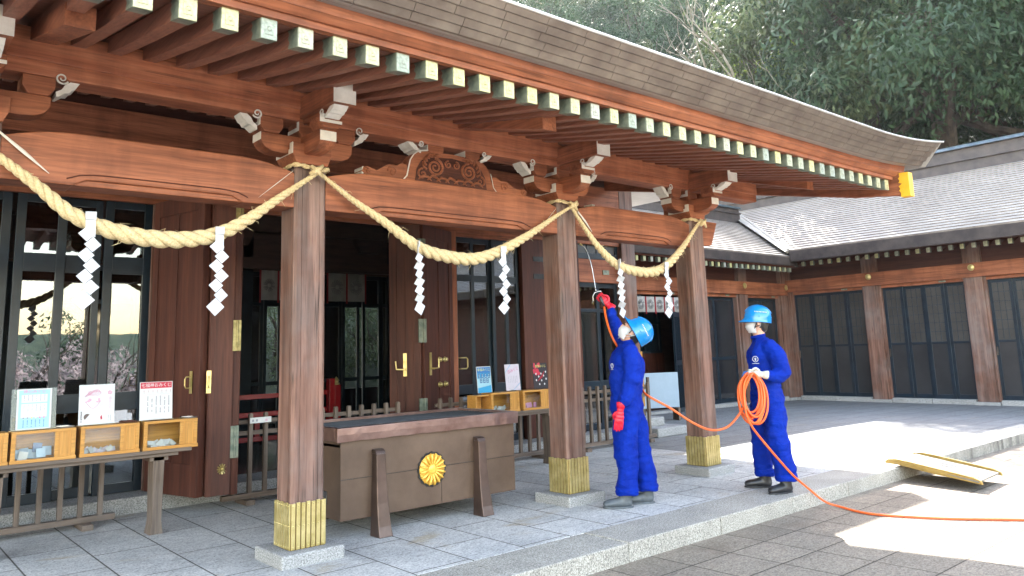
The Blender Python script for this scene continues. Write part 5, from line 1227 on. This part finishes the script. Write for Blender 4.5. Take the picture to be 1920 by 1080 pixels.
# ---- worker with the coil
P2L=(4.55,-.75,0); P2A=R(32.2-90)
s2=dict(seed=8,head=(.012,-.02,1.605),tilt=R(2),turn=R(6),htilt=R(5),bootmat='blackrub',strapmat='blackrub',
 torso=[((.045,0,.76),(.140,.170)),((.05,0,.86),(.158,.180)),((.045,0,.98),(.140,.165)),((.045,0,1.08),(.148,.178)),((.045,0,1.22),(.160,.20)),((.048,0,1.33),(.150,.205)),((.038,0,1.405),(.105,.15)),((.025,0,1.445),(.070,.078)),((.018,0,1.48),(.062,.064))],
 legN=([(.09,-.08,.84),(.105,-.09,.68),(.112,-.10,.50),(.135,-.11,.32),(.155,-.12,.22),(.165,-.12,.135)],[.122,.118,.106,.100,.100,.090]),
 legF=([(.01,.08,.84),(-.025,.10,.68),(-.035,.12,.50),(-.035,.14,.34),(-.03,.15,.22),(-.025,.15,.135)],[.118,.112,.100,.094,.095,.086]),
 armN=([(.115,-.16,1.35),(.17,-.20,1.27),(.205,-.225,1.13),(.13,-.28,1.085),(.052,-.325,1.10)],[.085,.084,.078,.066,.048]),
 armF=([(.02,.15,1.35),(-.01,.20,1.25),(-.02,.18,1.10),(-.055,.02,1.07),(-.065,-.12,1.10)],[.082,.076,.070,.058,.046]),
 boots=[((.158,-.12,0),R(38),0),((-.025,.15,0),R(2),0)])
p2,c2,H2=person('worker in blue coveralls and black boots holding a coil of orange hose',P2L,P2A,s2)
hand(p2,frame((-.002,-.345,1.115),(-1,-.12,.12),(0,0,1)),M['creamglove'],.95,1,'glove',cuffm=M['creamglove'])
hand(p2,frame((-.075,-.20,1.12),(-.35,-1,.05),(-1,0,.5)),colmat('blue_glove_palm',(.05,.16,.45)),.8,-1,'glove')
mb=MB(); mb.T=Matrix.Translation((-.028,-.196,1.255))@Matrix.Rotation(R(-18),4,'Z')
mb.tube([(.027*math.cos(a),0,.027*math.sin(a)) for a in [i*PI/10 for i in range(21)]],.0026,5,cap=False); mb.box(-.034,.034,-.002,.001,-.044,-.040); mb.box(-.003,.003,-.002,.001,-.016,.014); mb.box(-.013,.013,-.002,.001,.003,.007); mb.tube([(-.012,0,-.012),(0,0,-.002),(.012,0,-.012)],.002,4); build('round_emblem',mb,M['white_card'],c2)
# ---- spray wand
def w1(p): return tuple(Matrix.Translation(P1L)@Matrix.Rotation(P1A,4,'Z')@Vector(p))
def w2(p): return tuple(Matrix.Translation(P2L)@Matrix.Rotation(P2A,4,'Z')@Vector(p))
wd=empty('spray_wand','long curved steel spray wand with a black grip, held up by the reaching worker','spray wand',w1((-.20,.42,1.88)),P1A)
o_=Vector((-.20,.42,1.88))
def W1(l): return [tuple(Vector(p)-o_) for p in l]
mb=MB(); mb.tube(catm([Vector(p) for p in W1([(-.262,.45,1.985),(-.272,.46,2.08),(-.292,.47,2.23),(-.318,.48,2.34),(-.345,.485,2.41),(-.385,.48,2.455)])],40),.0048,8); build('steel_tube',mb,M['steel'],wd,smooth=True)
mb=MB(); mb.tube(W1([(-.375,.483,2.445),(-.40,.478,2.462)]),[.008,.010],8); build('nozzle',mb,M['brass'],wd)
mb=MB(); mb.tube(W1([(-.185,.425,1.815),(-.205,.425,1.87),(-.235,.44,1.94),(-.258,.45,1.975)]),[.013,.018,.017,.012],10); build('grip',mb,M['blackrub'],wd,smooth=True)
mb=MB(); mb.tube(W1([(-.235,.44,1.965),(-.275,.435,1.955),(-.292,.43,1.92),(-.290,.43,1.88),(-.305,.43,1.85)]),[.008,.009,.007,.006,.004],7); mb.cyl(*[Vector(p) for p in W1([(-.295,.45,1.975),(-.205,.44,1.965)])],.009); mb.cyl(*[Vector(p) for p in W1([(-.262,.45,1.96),(-.262,.45,2.0)])],.011); build('trigger_lever',mb,M['steel'],wd,smooth=True)
# ---- hose: gun -> round the worker's back -> sag -> coil -> ground
pts=[w1(p) for p in [(-.185,.415,1.81),(-.172,.33,1.71),(-.150,.24,1.61),(-.125,.175,1.53),(-.095,.15,1.46),(-.03,.235,1.34),(.04,.25,1.18),(.13,.20,1.02),(.185,.05,.96)]]
A_=Vector(pts[-1]); cin=Vector(w2((-.150,-.36,.86)))
sag=[]
for t,z in ((.17,.845),(.35,.71),(.52,.635),(.70,.645),(.86,.73)):
    p=A_.lerp(cin,t); sag.append((p.x,p.y-.10*math.sin(PI*t),z))
pts+=sag; pts.append(tuple(cin))
rnd=random.Random(12); nl=10
top=Vector((-.068,-.365,1.128)); seq=[]
for k in range(nl):
    w=rnd.uniform(.075,.125); h=rnd.uniform(.36,.47); ox=-.016+rnd.uniform(-.02,.02)+(.02*math.sin(k)); yy=-.335-.007*k; sk=rnd.uniform(-.03,.03)
    if k==0: h=.47;w=.12
    for i in range(12):
        a=PI/2+ (i/12)*2*PI      # start at top, go left and round
        if k==0 and i<2: continue
        u=top.x+ox+w*math.cos(a)+sk*(1-math.sin(a))*.5; z=top.z-h/2+(h/2)*math.sin(a)
        if math.sin(a)>.6: u=top.x+(u-top.x)*.8
        seq.append(w2((u,yy-.035*math.sin(a*.5),z+rnd.uniform(-.004,.004))))
pts+=seq
pts+=[w2(p) for p in [(-.07,-.43,1.12),(-.15,-.43,.95),(-.145,-.44,.75),(-.10,-.42,.63),(.0,-.36,.48),(.10,-.30,.34),(.23,-.20,.17),(.374,-.08,.022)]]
pts+=[(4.76,-1.20,-.08),(4.80,-1.33,-.118),(4.71,-1.62,-.123),(4.79,-1.93,-.123),(4.98,-2.29,-.123),(5.27,-2.68,-.123),(5.6,-3.3,-.123),(5.8,-4.2,-.123)]
mb=MB(); P=catm(pts,len(pts)*7); mb.tube(P,.0105,8)
ho=build('spray_hose',mb,M['orange'],smooth=True); tag(ho,'orange rubber hose looping from the wand through the hand-held coil and along the ground','hose')
# ================================================================== HILL AND TREES
def leafmat(name,c1,c2,rough=.5,trans=.25):
    m,n,l,b=base(name,rough,0,.3); oi=n.new('ShaderNodeObjectInfo'); v=coords(n,l,(1,1,1)); f=noi(n,l,v,.9,3); g=noi(n,l,v,7,2)
    a=n.new('ShaderNodeMath'); a.operation='MULTIPLY_ADD'; a.inputs[1].default_value=.5; l.new(g,a.inputs[0]); s=n.new('ShaderNodeMath'); s.operation='MULTIPLY'; s.inputs[1].default_value=.5; l.new(f,s.inputs[0]); l.new(s.outputs[0],a.inputs[2])
    r=ramp(n,[(.35,c1),(.62,c2)]); l.new(a.outputs[0],r.inputs[0])
    hs=n.new('ShaderNodeHueSaturation'); mr=n.new('ShaderNodeMapRange'); l.new(oi.outputs['Random'],mr.inputs[0]); mr.inputs[3].default_value=.75; mr.inputs[4].default_value=1.25; l.new(mr.outputs[0],hs.inputs['Value']); l.new(r.outputs[0],hs.inputs['Color']); l.new(hs.outputs[0],b.inputs['Base Color'])
    tr=n.new('ShaderNodeBsdfTranslucent'); l.new(hs.outputs[0],tr.inputs[0]); mx=n.new('ShaderNodeMixShader'); mx.inputs[0].default_value=trans; l.new(b.outputs[0],mx.inputs[1]); l.new(tr.outputs[0],mx.inputs[2]); l.new(mx.outputs[0],n['Material Output'].inputs[0])
    return m
M['leaf']=leafmat('evergreen_leaf',(.013,.033,.016),(.062,.112,.050)); M['leaf2']=leafmat('olive_leaf',(.045,.065,.028),(.11,.14,.06)); M['leaf3']=leafmat('fresh_leaf',(.14,.20,.03),(.24,.32,.06),trans=.5)
M['blossom']=leafmat('cherry_blossom',(.42,.33,.33),(.62,.52,.52),.7,.3)
M['bark']=mk('bark',(.03,.022,.018),(.09,.07,.055),9,.9,bs=.6,stretch=(1,1,.3)); M['palebark']=mk('pale_bark',(.16,.14,.11),(.30,.27,.22),9,.85,bs=.4,stretch=(1,1,.3))
M['soil']=mk('leafy_hill_floor',(.018,.028,.014),(.04,.05,.025),1.5,.9,bs=.8,fine=6)
def leafmesh(name,rx,rz,nclump,nleaf,ls,seed,mat_,hole=.25):
    rnd=random.Random(seed); vs=[];fs=[]
    for c in range(nclump):
        while 1:
            d=Vector((rnd.gauss(0,1),rnd.gauss(0,1),rnd.gauss(0,1))).normalized()
            if d.z>-.55: break
        k=rnd.uniform(.22,1.0)**.45*(1+.22*math.sin(d.x*5+seed)*math.cos(d.y*4+d.z*3)); cc=Vector((d.x*rx*k,d.y*rx*k,d.z*rz*k)); cr=rnd.uniform(.42,.85)
        for i in range(nleaf):
            q=Vector((rnd.gauss(0,1),rnd.gauss(0,1),rnd.gauss(0,.6))).normalized()*cr*rnd.uniform(.55,1.05)
            if q.z<-.2*cr and rnd.random()<.6: q.z*=-1
            p=cc+q; L=ls*rnd.uniform(.6,1.3); w=L*.36
            n_=(q.normalized()+Vector((rnd.uniform(-.7,.7),rnd.uniform(-.7,.7),rnd.uniform(.0,.9)))).normalized()
            t=n_.cross(Vector((rnd.uniform(-1,1),rnd.uniform(-1,1),rnd.uniform(-.3,.3)))).normalized(); t=(t-Vector((0,0,.35))).normalized(); s=n_.cross(t).normalized()
            b_=len(vs); vs+=[p-t*L*.5,p+s*w*.5-n_*w*.1,p+t*L*.5,p-s*w*.5-n_*w*.1]; fs.append((b_,b_+1,b_+2,b_+3))
    me=bpy.data.meshes.new(name); me.from_pydata([tuple(v) for v in vs],[],fs); me.materials.append(mat_); return me
def limbs(mb,a,d,r,L,depth,rnd,spread=.6,n=4):
    r=max(r,.012)
    p=Vector(a); pts=[p]; dd=Vector(d).normalized()
    for i in range(n): dd=(dd+Vector((rnd.uniform(-.22,.22),rnd.uniform(-.22,.22),rnd.uniform(-.1,.2)))).normalized(); p=p+dd*L/n; pts.append(p)
    mb.tube(pts,[r*(1-.55*i/n) for i in range(n+1)],7)
    if depth>0:
        for k in range(3 if depth>1 else 2):
            q=pts[rnd.randrange(max(1,n-2),n+1)]; e=(dd+Vector((rnd.uniform(-1,1),rnd.uniform(-1,1),rnd.uniform(-.2,.7)))*spread*1.3).normalized(); limbs(mb,q,e,r*.48,L*.68,depth-1,rnd,spread,n)
def trunkmesh(name,h,r,seed,mat_,depth=2,L=2.0):
    mb=MB(); rnd=random.Random(seed); mb.tube([(0,0,-1),(.05,0,h*.3),(-.08,.06,h*.6),(.02,.02,h*.85)],[r*1.3,r,r*.8,r*.5],9)
    for k in range(5): 
        a=k*1.3; limbs(mb,(0,0,h*(.5+.09*k)),(math.cos(a),math.sin(a),.7),r*.42,L,depth,rnd)
    me=bpy.data.meshes.new(name); me.from_pydata(mb.v,[],mb.f); me.materials.append(mat_); return me
# hill rising behind the buildings
def hz(x,y):
    d=(x*.62+y*.78)-17.5
    return max(-.2,(d*.60 if d<30 else 30*.60+(d-30)*.3))*1.0+ (.8*noise.noise(Vector((x*.12,y*.12,3))) if d>0 else 0)
mb=MB(); nx,ny=60,60; vs=[];fs=[]
for j in range(ny+1):
    for i in range(nx+1):
        x=-60+i*170/nx; y=-60+j*170/ny+0
        vs.append((x,y,hz(x,y)-.35 if (x*.62+y*.78)>17 else -1.5))
for j in range(ny):
    for i in range(nx):
        k=j*(nx+1)+i; fs.append((k,k+1,k+nx+2,k+nx+1))
mb.add(vs,fs); struct(build('hill',mb,M['soil'],smooth=True))
cr=[leafmesh('crown_a',3.1,3.1,130,190,.135,1,M['leaf']),leafmesh('crown_b',3.5,2.9,140,190,.13,2,M['leaf']),leafmesh('crown_c',3.0,3.2,125,190,.13,5,M['leaf2'])]
tk=[trunkmesh('trunk_a',5.5,.20,3,M['bark']),trunkmesh('trunk_b',6,.24,4,M['bark'])]
def tree(name,x,y,z,s,kind,tk_i,label,rot,group='trees on the hill behind the roofs',crown_dz=0):
    e=empty(name,label,'tree',(x,y,z),rot,group); e.scale=(s,s,s*1.08)
    t=bpy.data.objects.new('trunk',tk[tk_i]); C.objects.link(t); t.parent=e
    c=bpy.data.objects.new('crown',cr[kind]); C.objects.link(c); c.parent=e; c.location=(0,0,4.6+crown_dz); return e
rnd=random.Random(21)
spots=[]
CX,CY=-2.354,-5.098
for ring,(dist,n,a0,a1) in enumerate(((31,8,14,54),(36,9,12,57),(42,10,10,60),(48,13,9,62),(55,13,8,62),(68,12,22,66))):
    for i in range(n):
        a=R(a0+(a1-a0)*(i+.5*(ring%2))/n+rnd.uniform(-1,1)); d=dist+rnd.uniform(-1.5,1.5); spots.append((CX+d*math.cos(a),CY+d*math.sin(a),ring))
cols=['dark evergreen','broad dark green','grey olive']; rows=['in the front row of the hill','in the second row up the hill','high on the hill','near the hill crest','on the hill crest','at the hill top']
LAB={}
for k,(x,y,ring) in enumerate(spots):
    s=rnd.uniform(.85,1.15); kind=rnd.choice([0,0,1,1,2]); 
    # where it stands as seen from the courtyard
    az=math.degrees(math.atan2(y-CY,x-CX))
    if ring<2 and 29<az<34.5: continue
    side='at the far right' if az<20 else 'right of centre' if az<29 else 'behind the bare branches' if az<36 else 'above the roof end' if az<44 else 'above the roof middle' if az<51 else 'hidden side left'
    lb=f'{cols[kind]} tree {rows[ring]}, {side}'.replace('in the second row up the hill','in the second row').replace('in the front row of the hill','in the front row'); LAB[lb]=LAB.get(lb,0)+1
    if LAB[lb]>1: lb=lb+(', further left' if LAB[lb]==2 else ', the leftmost one')
    dd=math.hypot(x-CX,y-CY); top=1.41+dd*math.tan(R(28.5)); 
    if az>28: top=min(top,.72*(dd-13)-.6)
    bz=hz(x,y)-.8; s=max(.8,min(2.6,(top-bz)/8.4))*rnd.uniform(.94,1.0)
    tree('evergreen_tree',x,y,bz,s,kind,k%2,lb,rnd.uniform(0,6.28))
# greenery seen through the hall's rear doors
for k,(x,y) in enumerate(((4,17),(8,18.5),(11.5,16),(15.5,15.5))): tree('evergreen_tree',x,y,-2.4,.9,2,0,('leftmost','second','third','rightmost')[k]+' olive green garden tree seen through the rear doors of the hall',k*1.3,'garden trees behind the hall')
# the bare tree with fresh tufts
def gnarl(name,x,y,z,label,seed,mat_,h,r,leafy):
    e=empty(name,label,'tree',(x,y,z),0); mb=MB(); rn=random.Random(seed)
    mb.tube([(0,0,-1),(.1,0,h*.35),(-.25,.1,h*.6),(.05,.1,h*.8)],[r*1.4,r,r*.8,r*.6],9)
    for k in range(7): a=k*1.0+seed; limbs(mb,(-.1,.05,h*(.45+.06*k)),(math.cos(a),math.sin(a),.9),r*.5,h*.30,3,rn,.7)
    build('trunk',mb,mat_,e,smooth=True)
    if leafy:
        me=leafmesh('tuft',2.2,1.8,30,26,.15,9,M['leaf3']); c=bpy.data.objects.new('crown',me); C.objects.link(c); c.parent=e; c.location=(.2,0,h*.95)
    return e
def onaz(az,d): return CX+d*math.cos(R(az)),CY+d*math.sin(R(az))
x,y=onaz(31.6,29.5); gnarl('bare_tree',x,y,hz(x,y)-.5,'pale barked bare tree with crooked branches and fresh yellow green tufts at the top',4,M['palebark'],9.0,.17,True)
x,y=onaz(29.5,32.5); gnarl('bare_tree',x,y,hz(x,y)-.3,'dark trunked leaning tree behind the pale barked tree',11,M['bark'],7.5,.26,False)
# ================================================================== BEHIND THE CAMERA: what the glass doors mirror
mb=MB(); mb.box(-300,300,-300,-16.2,-5.3,-5.0); struct(build('lower_town_ground',mb,mk('grassy_lower_ground',(.20,.22,.14),(.30,.30,.22),.3,.9)))
mb=MB(); vs=[];fs=[]; n=60
for i in range(n+1):
    a=R(-150+200*i/n); d=210; h=8.5+.8*noise.noise(Vector((i*.22,0,5)))+.8*noise.noise(Vector((i*.9,2,5)))
    vs+=[(d*math.cos(a)*.8,d*math.sin(a)*.8,-6),(d*math.cos(a),d*math.sin(a),h),((d+20)*math.cos(a),(d+20)*math.sin(a),h*.5-3)]
for i in range(n):
    for k in range(2): fs.append((i*3+k,i*3+3+k,i*3+4+k,i*3+1+k))
mb.add(vs,fs); struct(build('far_hills',mb,mk('hazy_wooded_hills',(.03,.055,.03),(.07,.10,.055),.3,.9,bs=.6,fine=.4),smooth=True))
cb=[leafmesh('blossom_a',2.8,1.7,60,55,.20,31,M['blossom']),leafmesh('blossom_b',3.0,1.6,60,55,.20,32,M['blossom'])]
tb=trunkmesh('cherry_trunk',3.2,.2,8,M['bark'],2,1.8)
for k,(x,y) in enumerate(((-2.5,-20.5),(1.5,-19),(5,-21),(9,-20),(13,-22))):
    e=empty('cherry_tree',('leftmost','second from left','middle','second from right','rightmost')[k]+' of five blossoming cherry trees mirrored in the glass doors','tree',(x,y,-2.7),k,'cherry trees across the courtyard'); 
    t=bpy.data.objects.new('trunk',tb); C.objects.link(t); t.parent=e; c=bpy.data.objects.new('crown',cb[k%2]); C.objects.link(c); c.parent=e; c.location=(0,0,3.0)
e=empty('town_building','orange brown town building mirrored in the glass doors','building',(-4,-120,-9)); mb=MB(); mb.box(-4,4,-4,4,0,13); build('wall',mb,mk('orange_facade',(.40,.20,.12),(.50,.27,.17),.3,.8),e)
for z in range(5):
    for i in range(4): mb=MB(); mb.box(-3.3+i*1.8,-2.3+i*1.8,3.98,4.05,1.2+z*2.4,2.5+z*2.4); build('window',mb,M['dimglass'],e)
e=empty('conifer_tree','dark pointed conifer mirrored in the left glass doors','tree',(5.2,-27,-5.5)); t=bpy.data.objects.new('trunk',tk[0]); C.objects.link(t); t.parent=e; me=leafmesh('conifer',1.2,4.2,60,60,.22,77,M['leaf']); c=bpy.data.objects.new('crown',me); C.objects.link(c); c.parent=e; c.location=(0,0,5)

mb=MB(); mb.box(-60,15,-15.9,-8.5,ZL,ZL+.006); struct(build('added_bounce_court',mb,granite('white_bounce_sheet',(.55,.54,.51),(.72,.71,.68),.2,.3)))  # unseen pale sheet added to bounce sunlight up under the eaves

# CAMERA SCALE: everything standing on the near platform was placed from image pixels for a floor 6 cm lower; scale it about the camera position onto the raised floor
KS=.957; KO=Vector((-.1012,-.2192,.0608))  # offset keeps the camera position as the fixed point of the scaling
for o in list(bpy.data.objects):
    if o.parent or o.get('category') is None: continue
    if o['category'] in ('offertory chest','bench','display box','packet pile','poster','fence','notice','wooden case','tray','notice board','panel','step','ramp','person','spray wand','hose'):
        o.location=Vector(o.location)*KS+KO; o.scale=(KS,KS,KS)
# ================================================================== AIR: thin volume added to imitate sun glare
hm=bpy.data.materials.new('sun_glare_haze'); hm.use_nodes=True; hn=hm.node_tree.nodes; hn.remove(hn['Principled BSDF']); pv=hn.new('ShaderNodeVolumePrincipled'); pv.inputs['Color'].default_value=(.86,.92,1,1); pv.inputs['Density'].default_value=.00019; pv.inputs['Anisotropy'].default_value=.5
hm.node_tree.links.new(pv.outputs[0],hn['Material Output'].inputs['Volume'])
mb=MB(); mb.box(-320,320,-320,320,-12,60); hz_=build('glare_haze',mb,hm); hz_['kind']='stuff'
